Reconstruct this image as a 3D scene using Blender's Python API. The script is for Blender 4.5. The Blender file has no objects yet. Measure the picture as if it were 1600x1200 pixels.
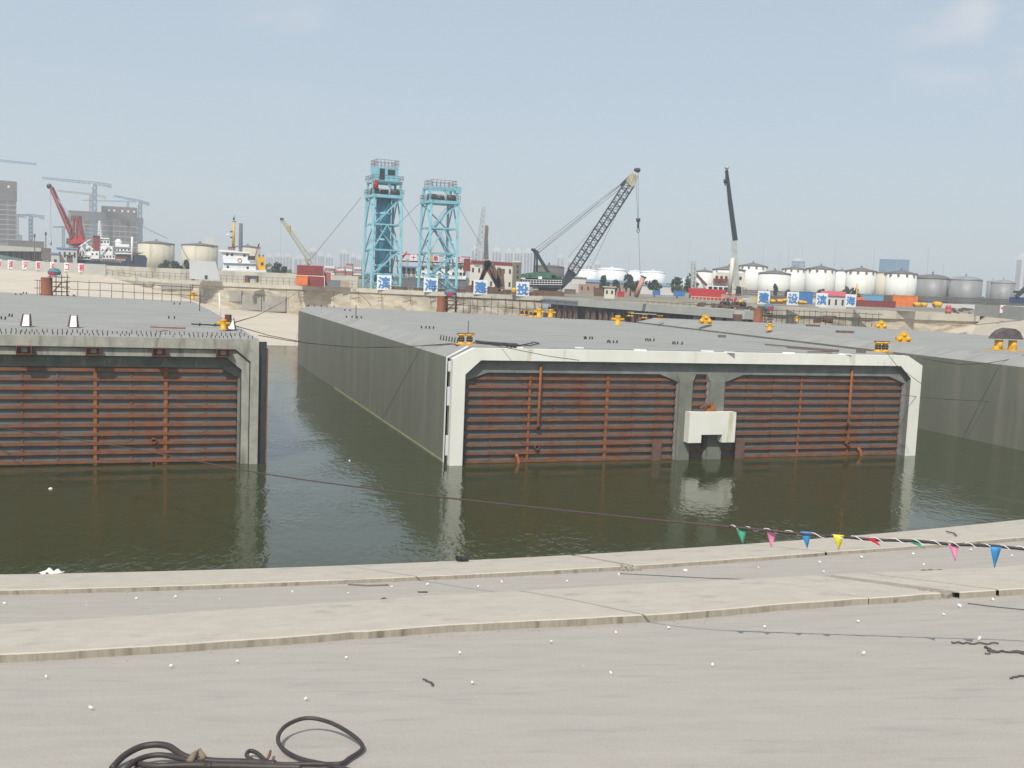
import bpy, bmesh, math, random
from mathutils import Vector, Matrix
R = math.radians
rnd = random.Random(7)
scene = bpy.context.scene
COL = scene.collection

# ------------------------------------------------------------------ camera, sky, sun
F, PITCH, ROLL, EYE = 1600.0, 0.1015, 0.0415, 12.0
cam_d = bpy.data.cameras.new("camera")
cam = bpy.data.objects.new("camera", cam_d)
COL.objects.link(cam)
cam_d.sensor_width = 36.0
cam_d.sensor_fit = 'HORIZONTAL'
cam_d.lens = 36.0 * F / 1600.0
cam_d.clip_start = 0.1
cam_d.clip_end = 20000
_f = Vector((0, math.cos(PITCH), -math.sin(PITCH)))
_u = Vector((0, math.sin(PITCH), math.cos(PITCH)))
_r = Vector((1, 0, 0))
_c, _s = math.cos(ROLL), math.sin(ROLL)
camR = _r * _c + _u * _s          # image right in world
camU = _u * _c - _r * _s
cam.matrix_world = Matrix(((camR.x, camU.x, -_f.x, 0), (camR.y, camU.y, -_f.y, 0), (camR.z, camU.z, -_f.z, EYE), (0, 0, 0, 1)))
scene.camera = cam

SUN_EL, SUN_AZ = R(50), R(-16)     # azimuth measured from behind the camera, negative = left
sd = Vector((math.sin(SUN_AZ) * math.cos(SUN_EL), -math.cos(SUN_AZ) * math.cos(SUN_EL), math.sin(SUN_EL)))
sun_l = bpy.data.lights.new("sun", 'SUN')
sun_l.energy = 4.3
sun_l.angle = R(0.6)
sun_l.color = (1.0, 0.95, 0.87)
sun = bpy.data.objects.new("sun", sun_l)
COL.objects.link(sun)
sun.rotation_euler = sd.to_track_quat('Z', 'Y').to_euler()
sun.location = (0, -20, 60)

world = bpy.data.worlds.new("World")
scene.world = world
world.use_nodes = True
wn, wl = world.node_tree.nodes, world.node_tree.links
wn.clear()
sky = wn.new('ShaderNodeTexSky')
sky.sky_type = 'NISHITA'
sky.sun_disc = False
sky.sun_elevation = SUN_EL
sky.sun_rotation = math.atan2(sd.x, sd.y)
sky.altitude = 10
sky.air_density = 1.0
sky.dust_density = 1.2
sky.ozone_density = 1.5
# two very faint cirrus smudges, fixed directions in the sky
tc = wn.new('ShaderNodeTexCoord')
def cloud(direction, size, amount):
    d = Vector(direction).normalized()
    vd = wn.new('ShaderNodeVectorMath'); vd.operation = 'DISTANCE'
    wl.new(tc.outputs['Generated'], vd.inputs[0]); vd.inputs[1].default_value = d
    mr = wn.new('ShaderNodeMapRange'); mr.inputs[1].default_value = size; mr.inputs[2].default_value = 0
    mr.inputs[3].default_value = 0; mr.inputs[4].default_value = 1
    wl.new(vd.outputs['Value'], mr.inputs[0])
    no = wn.new('ShaderNodeTexNoise'); no.inputs['Scale'].default_value = 14; no.inputs['Detail'].default_value = 5
    mp = wn.new('ShaderNodeMapping'); mp.inputs['Scale'].default_value = (1, 1, 2.4)
    wl.new(tc.outputs['Generated'], mp.inputs['Vector']); wl.new(mp.outputs[0], no.inputs['Vector'])
    mr2 = wn.new('ShaderNodeMapRange'); mr2.inputs[1].default_value = 0.4; mr2.inputs[2].default_value = 0.75
    wl.new(no.outputs['Fac'], mr2.inputs[0])
    m = wn.new('ShaderNodeMath'); m.operation = 'MULTIPLY'
    wl.new(mr.outputs[0], m.inputs[0]); wl.new(mr2.outputs[0], m.inputs[1])
    m2 = wn.new('ShaderNodeMath'); m2.operation = 'MULTIPLY'; m2.inputs[1].default_value = amount
    wl.new(m.outputs[0], m2.inputs[0])
    return m2.outputs[0]
def raydir(u, v):
    du, dv = (u - 800) / F, (v - 600) / F
    return _f + camR * du - camU * dv
c1 = cloud(raydir(475, 62), 0.085, 0.38)
c2 = cloud(raydir(1540, 15), 0.10, 0.85)
ad = wn.new('ShaderNodeMath'); ad.operation = 'ADD'
wl.new(c1, ad.inputs[0]); wl.new(c2, ad.inputs[1])
SKY_TINT = wn.new('ShaderNodeMix'); SKY_TINT.data_type = 'RGBA'; SKY_TINT.blend_type = 'MIX'
SKY_TINT.inputs[0].default_value = 0.6
SKY_TINT.inputs[7].default_value = (5.9, 6.9, 7.7, 1)
wl.new(sky.outputs[0], SKY_TINT.inputs[6])
mx = wn.new('ShaderNodeMix'); mx.data_type = 'RGBA'
wl.new(ad.outputs[0], mx.inputs[0]); wl.new(SKY_TINT.outputs[2], mx.inputs[6])
mx.inputs[7].default_value = (8.4, 8.0, 8.0, 1)
bg = wn.new('ShaderNodeBackground'); bg.inputs[1].default_value = 0.104
wl.new(mx.outputs[2], bg.inputs[0])
wo = wn.new('ShaderNodeOutputWorld'); wl.new(bg.outputs[0], wo.inputs[0])

scene.view_settings.view_transform = 'Standard'
scene.view_settings.look = 'None'
scene.view_settings.exposure = 0.0
scene.view_settings.gamma = 1.0
try:
    scene.cycles.use_denoising = True
    scene.cycles.volume_step_rate = 4
    scene.cycles.max_bounces = 6
    scene.cycles.volume_bounces = 1
    scene.cycles.caustics_reflective = False
    scene.cycles.caustics_refractive = False
except Exception:
    pass

# ------------------------------------------------------------------ survey helpers: a picture bearing turned into a place
def D(u, v, d):
    """world point on the bearing of (u, v), d metres in front of the eye"""
    r = raydir(u, v)
    return Vector((0, 0, EYE)) + r * (d / r.y)
def P(u, v, z):
    r = raydir(u, v)
    return Vector((0, 0, EYE)) + r * ((z - EYE) / r.z)
def hor(u):
    return 437.0 + 0.0415 * (u - 800)
def ux(u, d):
    """world x of column u near the horizon at distance d"""
    return D(u, hor(u), d).x
ZQ = 8.7      # quay level

# ------------------------------------------------------------------ materials
MATS = {}
def mat(name, c1, c2=None, rough=0.7, metal=0.0, scale=1.5, sx=(1, 1, 1), c3=None, streak=None, s3=(2.5, 2.5, 0.25), bump=0.0, bscale=8.0, lo=0.35, hi=0.65, fine=0.0):
    """c1/c2 mixed by noise; c3 = stains (streaks along the low axis of s3), amount streak"""
    if name in MATS:
        return MATS[name]
    m = bpy.data.materials.new(name); m.use_nodes = True
    n, l = m.node_tree.nodes, m.node_tree.links
    b = n['Principled BSDF']
    b.inputs['Roughness'].default_value = rough
    b.inputs['Metallic'].default_value = metal
    t = n.new('ShaderNodeTexCoord')
    c2 = c2 or tuple(x * 0.86 for x in c1)
    def noise(sc, vec, det=6, dist=0.0, ro=0.6):
        mp = n.new('ShaderNodeMapping'); mp.inputs['Scale'].default_value = vec
        l.new(t.outputs['Object'], mp.inputs['Vector'])
        no = n.new('ShaderNodeTexNoise'); no.inputs['Scale'].default_value = sc
        no.inputs['Detail'].default_value = det; no.inputs['Distortion'].default_value = dist
        no.inputs['Roughness'].default_value = ro
        l.new(mp.outputs[0], no.inputs['Vector'])
        return no.outputs['Fac']
    def rng(s, a, z, lo_=0.0, hi_=1.0):
        r = n.new('ShaderNodeMapRange'); r.inputs[1].default_value = a; r.inputs[2].default_value = z
        r.inputs[3].default_value = lo_; r.inputs[4].default_value = hi_
        l.new(s, r.inputs[0]); return r.outputs[0]
    def mix(f, a, z):
        x = n.new('ShaderNodeMix'); x.data_type = 'RGBA'
        l.new(f, x.inputs[0])
        for i, v in ((6, a), (7, z)):
            if isinstance(v, tuple): x.inputs[i].default_value = (*v, 1)
            else: l.new(v, x.inputs[i])
        return x.outputs[2]
    col = mix(rng(noise(scale, sx), lo, hi), c1, c2)
    if c3:
        a0 = 0.62 - 0.25 * (streak or 0.5)
        col = mix(rng(noise(1.0, s3, 5), a0, a0 + 0.16), col, c3)
    if fine:
        f = rng(noise(30, (1, 1, 1), 3), 0.3, 0.7, 1 - fine, 1 + fine)
        g = n.new('ShaderNodeVectorMath'); g.operation = 'SCALE'
        l.new(col, g.inputs[0]); l.new(f, g.inputs['Scale']); col = g.outputs[0]
    l.new(col, b.inputs['Base Color'])
    if bump:
        bp = n.new('ShaderNodeBump'); bp.inputs['Strength'].default_value = 1.0; bp.inputs['Distance'].default_value = bump
        l.new(noise(bscale, (1, 1, 1), 6), bp.inputs['Height']); l.new(bp.outputs[0], b.inputs['Normal'])
    MATS[name] = m
    return m

m_deck = mat('deck concrete', (.325, .318, .298), (.275, .27, .25), .85, scale=.35, sx=(.5, 2.4, 1), c3=(.215, .205, .185), streak=.26, s3=(.22, 1.5, 1), bump=.01, fine=.06)
m_side = mat('coated side wall', (.182, .185, .143), (.158, .162, .122), .75, scale=.6, sx=(1, 1, .25), c3=(.235, .215, .165), streak=.42, s3=(.7, .7, .035), bump=.005)
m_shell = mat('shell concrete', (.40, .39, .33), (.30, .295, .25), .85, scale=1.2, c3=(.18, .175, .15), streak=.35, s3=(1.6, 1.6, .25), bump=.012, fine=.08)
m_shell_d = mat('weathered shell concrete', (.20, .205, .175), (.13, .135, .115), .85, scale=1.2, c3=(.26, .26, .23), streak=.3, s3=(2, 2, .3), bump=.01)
m_white = mat('white painted frame', (.80, .79, .72), (.73, .72, .63), .55, scale=.6, sx=(1, 1, .5), c3=(.52, .47, .32), streak=.16, s3=(.9, .9, .16), bump=.003)
m_haunch = mat('damp grey concrete', (.24, .245, .23), (.155, .16, .152), .8, scale=.9, c3=(.24, .24, .22), streak=.12, s3=(1.2, 1.2, .8), bump=.01)
m_column = mat('grey green column', (.19, .2, .165), (.15, .155, .13), .8, scale=1.2, c3=(.26, .25, .2), streak=.2, bump=.004)
m_panel = mat('steel bulkhead plate', (.155, .163, .160), (.11, .116, .114), .6, scale=.8, c3=(.20, .085, .045), streak=.5, s3=(.75, .75, .3), bump=.004)
m_rust = mat('rusty beam', (.25, .092, .036), (.14, .064, .04), .85, scale=1.4, sx=(1, 1, 3), c3=(.17, .12, .10), streak=.36, s3=(1.1, 1.1, 1), bump=.006, fine=.15)
m_rust2 = mat('bright rust', (.36, .125, .028), (.22, .07, .02), .85, scale=3, bump=.006, fine=.12)
m_plate = mat('brown steel plate', (.17, .10, .075), (.12, .07, .055), .7, scale=2)
m_redlead = mat('red lead steel', (.14, .035, .025), (.09, .03, .022), .6, scale=3)
m_whitep = mat('white steel', (.78, .78, .76), (.68, .68, .65), .5, scale=1, c3=(.42, .33, .24), streak=.1)
m_dark = mat('dark steel', (.045, .05, .053), (.03, .033, .035), .5, scale=1)
m_black = mat('black rubber', (.02, .018, .018), (.03, .026, .024), .6, scale=6)
m_yel = mat('yellow paint', (.78, .42, .012), (.66, .34, .01), .5, scale=2, c3=(.2, .1, .03), streak=.12, s3=(3, 3, 3))
m_orange = mat('orange paint', (.75, .2, .04), (.6, .15, .03), .5, scale=1)
m_pipe = mat('rusted scaffold pipe', (.11, .06, .045), (.07, .045, .038), .7, scale=3)
m_slope = mat('slope concrete', (.43, .388, .338), (.39, .352, .308), .9, scale=.9, sx=(.6, 1.8, 1), c3=(.35, .32, .285), streak=.22, s3=(.6, 2.6, 1), bump=.006, bscale=14, fine=.09)
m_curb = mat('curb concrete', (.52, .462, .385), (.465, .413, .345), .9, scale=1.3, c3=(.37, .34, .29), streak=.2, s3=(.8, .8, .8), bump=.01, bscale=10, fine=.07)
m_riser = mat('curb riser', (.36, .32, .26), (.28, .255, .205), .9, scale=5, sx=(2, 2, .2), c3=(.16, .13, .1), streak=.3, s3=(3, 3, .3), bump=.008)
m_apron = mat('far apron screed', (.58, .50, .395), (.50, .435, .35), .9, scale=.12, c3=(.46, .39, .3), streak=.25, s3=(.05, .2, .5), bump=.02)
m_quay = mat('rough quay concrete', (.56, .49, .375), (.38, .335, .265), .95, scale=.35, sx=(1, 1, 1.6), c3=(.2, .17, .13), streak=.3, s3=(.16, .16, .45), bump=.18, bscale=1.1, fine=.14)
m_quayg = mat('grey patched concrete', (.34, .32, .28), (.26, .25, .22), .95, scale=.5, c3=(.45, .40, .32), streak=.3, s3=(.5, .5, .12), bump=.08, bscale=1.6)
m_parapet = mat('parapet concrete', (.56, .52, .43), (.46, .43, .36), .9, scale=.25, c3=(.28, .25, .2), streak=.25, s3=(.2, .2, .1), bump=.02)
m_parag = mat('grey parapet concrete', (.46, .455, .41), (.40, .395, .36), .9, scale=.3)
m_ground = mat('yard ground', (.30, .26, .2), (.2, .18, .14), .95, scale=.05, c3=(.13, .14, .08), streak=.3, s3=(.02, .02, .02))
m_cyan = mat('cyan painted steel', (.27, .56, .63), (.18, .46, .56), .5, scale=.6, c3=(.14, .1, .08), streak=.1, s3=(.8, .8, .3))
m_blued = mat('blue steel drum', (.05, .23, .36), (.04, .19, .30), .45, scale=.5, c3=(.12, .42, .5), streak=.2)
m_blue = mat('blue cladding', (.05, .18, .45), (.04, .15, .38), .5, scale=1)
m_roofb = mat('blue roof sheet', (.14, .28, .50), (.20, .34, .54), .45, scale=.6)
m_red = mat('red hull paint', (.50, .035, .04), (.42, .03, .03), .5, scale=.4, c3=(.3, .05, .04), streak=.2)
m_dred = mat('dark red steel', (.26, .035, .03), (.20, .03, .025), .5, scale=.5, c3=(.4, .12, .07), streak=.12)
m_pinkred = mat('faded red frame', (.42, .12, .11), (.34, .10, .09), .6, scale=.5)
m_green = mat('crane green', (.055, .14, .095), (.04, .11, .075), .5, scale=.6, c3=(.2, .3, .22), streak=.15)
m_boom = mat('crane boom steel', (.035, .042, .05), (.025, .03, .036), .5, scale=1)
m_hullb = mat('navy hull', (.022, .04, .085), (.018, .03, .06), .45, scale=.3, c3=(.12, .1, .09), streak=.12)
m_hullg = mat('grey hull', (.16, .17, .18), (.12, .13, .14), .6, scale=.3, c3=(.2, .13, .1), streak=.2)
m_cream = mat('cream tank', (.62, .57, .43), (.55, .50, .38), .7, scale=.12, sx=(1, 1, .3), c3=(.40, .33, .22), streak=.22, s3=(.4, .4, .05))
m_tank = mat('white tank', (.78, .77, .72), (.72, .71, .66), .6, scale=.1, sx=(1, 1, .2), c3=(.60, .57, .48), streak=.2, s3=(.35, .35, .03))
m_tankg = mat('grey tank', (.28, .28, .28), (.20, .20, .20), .5, scale=.2, sx=(1, 1, .15), c3=(.36, .36, .35), streak=.3, s3=(.4, .4, .03))
m_tankd = mat('brown tank', (.13, .10, .09), (.10, .085, .08), .8, scale=.2)
m_troof = mat('tank roof', (.16, .14, .13), (.12, .105, .10), .8, scale=.3)
m_purew = mat('bright white paint', (.82, .82, .82), (.78, .78, .78), .5, scale=1)
m_glass = mat('dark window', (.03, .035, .045), (.02, .025, .03), .15, scale=1)
m_wall = mat('pale building wall', (.60, .58, .55), (.53, .52, .5), .8, scale=.08)
m_wallb = mat('cream building wall', (.66, .63, .54), (.60, .57, .49), .8, scale=.2)
m_brick = mat('pinkish brick wall', (.36, .24, .18), (.30, .2, .155), .9, scale=.6)
m_conb = mat('raw concrete frame', (.24, .22, .20), (.18, .165, .15), .9, scale=.15)
m_net = mat('brown safety netting', (.13, .10, .09), (.17, .13, .11), .9, scale=.2)
m_glz = mat('blue glass facade', (.12, .22, .34), (.10, .19, .30), .3, scale=.05)
m_leaf = mat('foliage', (.045, .075, .03), (.075, .11, .045), .8, scale=.9)
m_leafd = mat('dark foliage', (.03, .05, .025), (.05, .075, .035), .8, scale=.9)
m_bark = mat('bark', (.10, .075, .05), None, .9, scale=3)
m_charr = mat('red lettering', (.62, .02, .04), (.58, .02, .035), .5)
m_charb = mat('blue lettering', (.05, .24, .56), (.05, .22, .52), .5)
m_foam = mat('white foam', (.80, .79, .75), (.72, .71, .66), .8, scale=20)
m_brownrust = mat('brown rusty machinery', (.19, .10, .065), (.11, .065, .05), .85, scale=.9, c3=(.28, .13, .06), streak=.25, s3=(1, 1, 1))
m_pile = mat('rusty sheet pile', (.24, .12, .08), (.11, .075, .07), .9, scale=.5, sx=(1, 1, .3), c3=(.30, .16, .09), streak=.4, s3=(.5, .5, .15), bump=.03)
m_tire = mat('tarpaulin', (.07, .055, .05), (.13, .11, .10), .7, scale=2, bump=.05, bscale=3)
m_mast = mat('pale mast', (.45, .47, .47), None, .6)
m_rope = mat('wire rope', (.065, .045, .04), (.09, .06, .05), .8, scale=10)
m_sand = mat('pale debris', (.42, .38, .30), (.3, .27, .22), .9, scale=2)

def water_mat():
    m = bpy.data.materials.new('olive dock water'); m.use_nodes = True
    n, l = m.node_tree.nodes, m.node_tree.links
    b = n['Principled BSDF']
    b.inputs['Base Color'].default_value = (.038, .046, .018, 1)
    b.inputs['Roughness'].default_value = .07
    b.inputs['IOR'].default_value = 1.42
    t = n.new('ShaderNodeTexCoord')
    def noise(sc, vec, rot, det, dist=0.0):
        mp = n.new('ShaderNodeMapping'); mp.inputs['Scale'].default_value = vec; mp.inputs['Rotation'].default_value = (0, 0, rot)
        l.new(t.outputs['Object'], mp.inputs['Vector'])
        no = n.new('ShaderNodeTexNoise'); no.inputs['Scale'].default_value = sc; no.inputs['Detail'].default_value = det
        no.inputs['Distortion'].default_value = dist
        l.new(mp.outputs[0], no.inputs['Vector']); return no.outputs['Fac']
    a = noise(2.6, (1, .55, 1), R(24), 3, .4)
    c = noise(.16, (1, 1, 1), 0, 2)
    r = n.new('ShaderNodeMapRange'); r.inputs[1].default_value = .42; r.inputs[2].default_value = .62
    r.inputs[3].default_value = .25; r.inputs[4].default_value = 1.0
    l.new(c, r.inputs[0])
    mu = n.new('ShaderNodeMath'); mu.operation = 'MULTIPLY'; l.new(a, mu.inputs[0]); l.new(r.outputs[0], mu.inputs[1])
    bp = n.new('ShaderNodeBump'); bp.inputs['Strength'].default_value = 1; bp.inputs['Distance'].default_value = .045
    l.new(mu.outputs[0], bp.inputs['Height']); l.new(bp.outputs[0], b.inputs['Normal'])
    return m
m_water = water_mat()

# ------------------------------------------------------------------ mesh builder
class MB:
    def __init__(s, T=None):
        s.v = []; s.f = []; s.T = T; s.smooth = []
    def add(s, vs, fs, smooth=False):
        k = len(s.v)
        for p in vs:
            p = Vector(p)
            s.v.append(s.T @ p if s.T else p)
        for f in fs:
            s.f.append(tuple(i + k for i in f)); s.smooth.append(smooth)
        return s
    def box(s, x0, x1, y0, y1, z0, z1):
        vs = [(x, y, z) for z in (z0, z1) for y in (y0, y1) for x in (x0, x1)]
        return s.add(vs, [(0, 2, 3, 1), (4, 5, 7, 6), (0, 1, 5, 4), (2, 6, 7, 3), (0, 4, 6, 2), (1, 3, 7, 5)])
    def cbox(s, c, sx, sy, sz, rz=0.0):
        c = Vector(c); q = Matrix.Rotation(rz, 3, 'Z')
        vs = [c + q @ Vector((x * sx / 2, y * sy / 2, z * sz / 2)) for z in (-1, 1) for y in (-1, 1) for x in (-1, 1)]
        return s.add(vs, [(0, 2, 3, 1), (4, 5, 7, 6), (0, 1, 5, 4), (2, 6, 7, 3), (0, 4, 6, 2), (1, 3, 7, 5)])
    def tube(s, pts, r, n=6, cap=True, r2=None):
        pts = [Vector(p) for p in pts]; m = len(pts)
        vs = []; fs = []
        for i, p in enumerate(pts):
            t = (pts[min(i + 1, m - 1)] - pts[max(i - 1, 0)])
            t = t.normalized() if t.length > 1e-9 else Vector((0, 0, 1))
            ref = Vector((0, 0, 1)) if abs(t.z) < .9 else Vector((1, 0, 0))
            a = t.cross(ref).normalized(); b = t.cross(a).normalized()
            rr = r if r2 is None else r + (r2 - r) * i / max(1, m - 1)
            for k in range(n):
                an = 2 * math.pi * (k + .5) / n
                vs.append(p + a * (rr * math.cos(an)) + b * (rr * math.sin(an)))
        for i in range(m - 1):
            for k in range(n):
                j = (k + 1) % n
                fs.append((i * n + k, i * n + j, (i + 1) * n + j, (i + 1) * n + k))
        if cap:
            fs.append(tuple(range(n - 1, -1, -1))); fs.append(tuple((m - 1) * n + k for k in range(n)))
        return s.add(vs, fs, n > 4)
    def bar(s, p, q, w):
        return s.tube([p, q], w * .7071, 4)
    def lathe(s, c, prof, n=24, caps=True):
        c = Vector(c); vs = []; fs = []
        for r, z in prof:
            for k in range(n):
                an = 2 * math.pi * k / n
                vs.append(c + Vector((r * math.cos(an), r * math.sin(an), z)))
        for i in range(len(prof) - 1):
            for k in range(n):
                j = (k + 1) % n
                fs.append((i * n + k, i * n + j, (i + 1) * n + j, (i + 1) * n + k))
        if caps:
            fs.append(tuple(range(n - 1, -1, -1))); fs.append(tuple((len(prof) - 1) * n + k for k in range(n)))
        return s.add(vs, fs, n > 10)
    def prism(s, poly, off):
        """closed polygon of 3D points extruded by off"""
        n = len(poly); off = Vector(off); p0 = Vector(poly[0])
        if s.T is None and off.x == 0 and off.z == 0 and off.y >= .8 and p0.y > 120:
            off.x = off.y * sum(Vector(p).x for p in poly) / n / p0.y      # bodies turned square to the bearing they were surveyed on
        vs = [Vector(p) for p in poly] + [Vector(p) + off for p in poly]
        return s.add(vs, [tuple(range(n)), tuple(range(2 * n - 1, n - 1, -1))] + [(i, i + n, (i + 1) % n + n, (i + 1) % n) for i in range(n)])
    def lattice(s, a, b, wa, wb, chord, n, web=None, up=Vector((0, 0, 1)), sides=4):
        a, b = Vector(a), Vector(b); t = (b - a).normalized()
        x = t.cross(up)
        x = x.normalized() if x.length > 1e-3 else Vector((1, 0, 0))
        y = t.cross(x).normalized(); web = web or chord * .6
        def pt(i, k):
            f = i / n; w = (wa + (wb - wa) * f) / 2
            return a + (b - a) * f + x * (w * (1, 1, -1, -1)[k]) + y * (w * (1, -1, -1, 1)[k])
        for k in range(4):
            s.bar(pt(0, k), pt(n, k), chord)
        for i in range(n):
            for k in range(4):
                j = (k + 1) % 4
                if (i + k) % 2: s.bar(pt(i, k), pt(i + 1, j), web)
                else: s.bar(pt(i, j), pt(i + 1, k), web)
                if i % 2 == 0: s.bar(pt(i, k), pt(i, j), web)
        return s
    def build(s, name, m, parent=None, at=None, world_parent=None):
        me = bpy.data.meshes.new(name)
        o0 = Vector((0, 0, 0))
        if parent is not None:
            o0 = ROOTLOC.get(parent, Vector((0, 0, 0)))
        elif at is not None:
            o0 = Vector(at)
        elif s.v:
            mn = Vector([min(p[i] for p in s.v) for i in range(3)]); mxx = Vector([max(p[i] for p in s.v) for i in range(3)])
            o0 = Vector(((mn.x + mxx.x) / 2, (mn.y + mxx.y) / 2, mn.z))
        me.from_pydata([tuple(p - o0) for p in s.v], [], s.f)
        if any(s.smooth):
            me.polygons.foreach_set('use_smooth', s.smooth)
        if m: me.materials.append(m)
        me.update()
        o = bpy.data.objects.new(name, me); COL.objects.link(o)
        if parent is not None:
            o.parent = parent
            ROOTLOC[o] = o0
        else:
            o.location = o0; ROOTLOC[o] = o0
        return o
ROOTLOC = {}
def fix_normals(o):
    bm = bmesh.new(); bm.from_mesh(o.data); bmesh.ops.recalc_face_normals(bm, faces=bm.faces); bm.to_mesh(o.data); bm.free(); return o
def tag(o, label=None, cat=None, group=None, kind=None):
    if label: o['label'] = label
    if cat: o['category'] = cat
    if group: o['group'] = group
    if kind: o['kind'] = kind
    return o
def thing(name, loc, label, cat, group=None):
    o = bpy.data.objects.new(name, None); COL.objects.link(o)
    o.location = Vector(loc); o.empty_display_size = .5
    ROOTLOC[o] = Vector(loc)
    return tag(o, label, cat, group)
def structure(o): o['kind'] = 'structure'; return o
def copy_thing(o, loc=None, rot=None, scl=None, label=None):
    c = o.copy(); COL.objects.link(c)
    for ch in o.children:
        k = ch.copy(); COL.objects.link(k); k.parent = c
        for g in ch.children:
            h = g.copy(); COL.objects.link(h); h.parent = k
    if loc is not None: c.location = loc
    if rot is not None: c.rotation_euler = (0, 0, rot)
    if scl is not None: c.scale = (scl, scl, scl)
    if label: c['label'] = label
    return c
def text_mesh(ch, size, bold=.0):
    """a character as verts/faces in the x,z plane, centred, thickness along y"""
    cu = bpy.data.curves.new('glyph', 'FONT'); cu.body = ch; cu.size = size; cu.extrude = 0.015 * size; cu.offset = 0
    cu.align_x = 'CENTER'
    ob = bpy.data.objects.new('glyph', cu); COL.objects.link(ob)
    bpy.context.view_layer.update()
    me = bpy.data.meshes.new_from_object(ob.evaluated_get(bpy.context.evaluated_depsgraph_get()))
    vs = [v.co.copy() for v in me.vertices]; fs = [tuple(p.vertices) for p in me.polygons]
    v0, f0 = list(vs), list(fs)
    for i_, (ox, oy) in enumerate(((1, 0), (-1, 0), (0, 1), (0, -1))):       # heavier strokes: shifted copies, each 2 mm proud of the last
        n_ = len(vs); vs += [v + Vector((ox * bold * size, oy * bold * size, .002 * (i_ + 1))) for v in v0]; fs += [tuple(k + n_ for k in f) for f in f0]
    bpy.data.objects.remove(ob); bpy.data.curves.remove(cu); bpy.data.meshes.remove(me)
    if not vs: return [], []
    xa, xb = min(v.x for v in vs), max(v.x for v in vs); ya, yb = min(v.y for v in vs), max(v.y for v in vs)
    k = size * .86 / max(xb - xa, yb - ya)
    return [Vector(((v.x - (xa + xb) / 2) * k, -v.z, (v.y - (ya + yb) / 2) * k)) for v in vs], fs
# ------------------------------------------------------------------ water
w = MB(); w.add([(-900, -60, 0), (700, -60, 0), (700, 420, 0), (-900, 420, 0)], [(0, 1, 2, 3)])
structure(w.build('water', m_water, at=(0, 0, 0)))

# ------------------------------------------------------------------ near slope with its two raised kerb strips
PX = [-18.87, -11.05, -2.36, 4.54, 9.09, 14.08, 19.56, 28.13]
def wl_y(x):
    c2, c1, c0 = 0.003413, 0.33546, 42.566
    if x < -19: return c0 - c1 * 19 + c2 * 361 + (c1 - 38 * c2) * (x + 19)
    if x > 29: return c0 + c1 * 29 + c2 * 841 + (c1 + 58 * c2) * (x - 29)
    return c0 + c1 * x + c2 * x * x
def wl_n(x):
    d = (wl_y(x + .1) - wl_y(x - .1)) / .2
    return Vector((d, -1, 0)).normalized()
SL = 0.2
def slope_z(t):
    return SL * t if t < 33 else SL * 33 + .36 * min(t - 33, 10.5)
def SP(x, t, dz=0.0):
    p = Vector((x, wl_y(x), 0)) + wl_n(x) * t
    p.z = slope_z(t) + dz
    return p
def interp(x, pts):
    if x <= pts[0][0]: return pts[0][1]
    for (a, fa), (b, fb) in zip(pts, pts[1:]):
        if x <= b: return fa + (fb - fa) * (x - a) / (b - a)
    return pts[-1][1]
def on_slope(u, v):
    r = raydir(u, v); lo = None
    k = 4.0
    while k < 70:
        p = Vector((0, 0, EYE)) + r * (k / r.y)
        x = p.x
        for _ in range(6):
            nn = wl_n(x); t = (p.y - wl_y(x)) / nn.y if nn.y else 0
            x = p.x - nn.x * t
        if p.z <= slope_z(max(t, -3)): return x, t
        k += .03
    return x, t
xs = []
x = -150.0
while x < 150: xs.append(x); x += 1.0 if -40 < x < 50 else 6.0
ts = [-8, -2, 0, 2, 4, 6, 8, 11, 14, 17, 20, 23, 26, 29, 31, 33, 35, 38, 43.5, 60, 90]
b = MB(); vs = []; fs = []
for x in xs:
    for t in ts: vs.append(SP(x, t, .012 * math.sin(x * .35 + t * .7)))
for i in range(len(xs) - 1):
    for j in range(len(ts) - 1):
        a = i * len(ts) + j; fs.append((a, a + 1, a + len(ts) + 1, a + len(ts)))
b.add(vs, fs, True)
structure(b.build('embankment_ground', m_slope, at=(0, 0, 0)))
S1N = [(-17, 5.3), (-6, 5.3), (3, 5.35), (12, 5.3), (22, 6.3)]
S2F = [(-16.5, 14.2), (-11.4, 12.8), (-5.3, 11.4), (.5, 11.4), (6.3, 12.3), (11.7, 13.9)]
S2N = [(-16, 18.8), (-11, 18.1), (-6, 17.3), (-1, 17.7), (2, 17.4), (6, 17.8), (9, 18.4)]
def strip(x0, x1, far, near, h, name):
    """raised concrete strip following the bank from x0 to x1"""
    b = MB(); r = MB(); n = max(2, int((x1 - x0) / .35)); vs = []; fs = []; vr = []; fr = []
    for i in range(n + 1):
        x = x0 + (x1 - x0) * i / n
        tf, tn = far(x), near(x)
        jit = .02 * math.sin(x * 3.1) + .015 * math.sin(x * 7.7) - (rnd.uniform(.03, .09) if rnd.random() < .07 else rnd.uniform(0, .012))
        row = [SP(x, tf - .02, -.15), SP(x, tf, h), SP(x, (tf + tn) / 2, h + .01), SP(x, tn + jit - .03, h), SP(x, tn + jit, h - .03)]
        vs += row
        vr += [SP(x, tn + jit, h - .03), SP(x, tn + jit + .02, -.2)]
    for i in range(n):
        for j in range(4):
            a = i * 5 + j; fs.append((a, a + 1, a + 6, a + 5))
        fr.append((2 * i, 2 * i + 1, 2 * i + 3, 2 * i + 2))
    for e in (0, n):
        k = e * 5; fs.append((k, k + 1, k + 2, k + 3, k + 4))
    b.add(vs, fs, False); r.add(vr, fr, False)
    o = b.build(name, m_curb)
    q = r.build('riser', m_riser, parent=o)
    structure(o); return o
def nearf(tab): return lambda x: interp(x, tab)
x_joint1, _ = on_slope(957, 885); x_joint1b, _ = on_slope(1256, 865)
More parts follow.
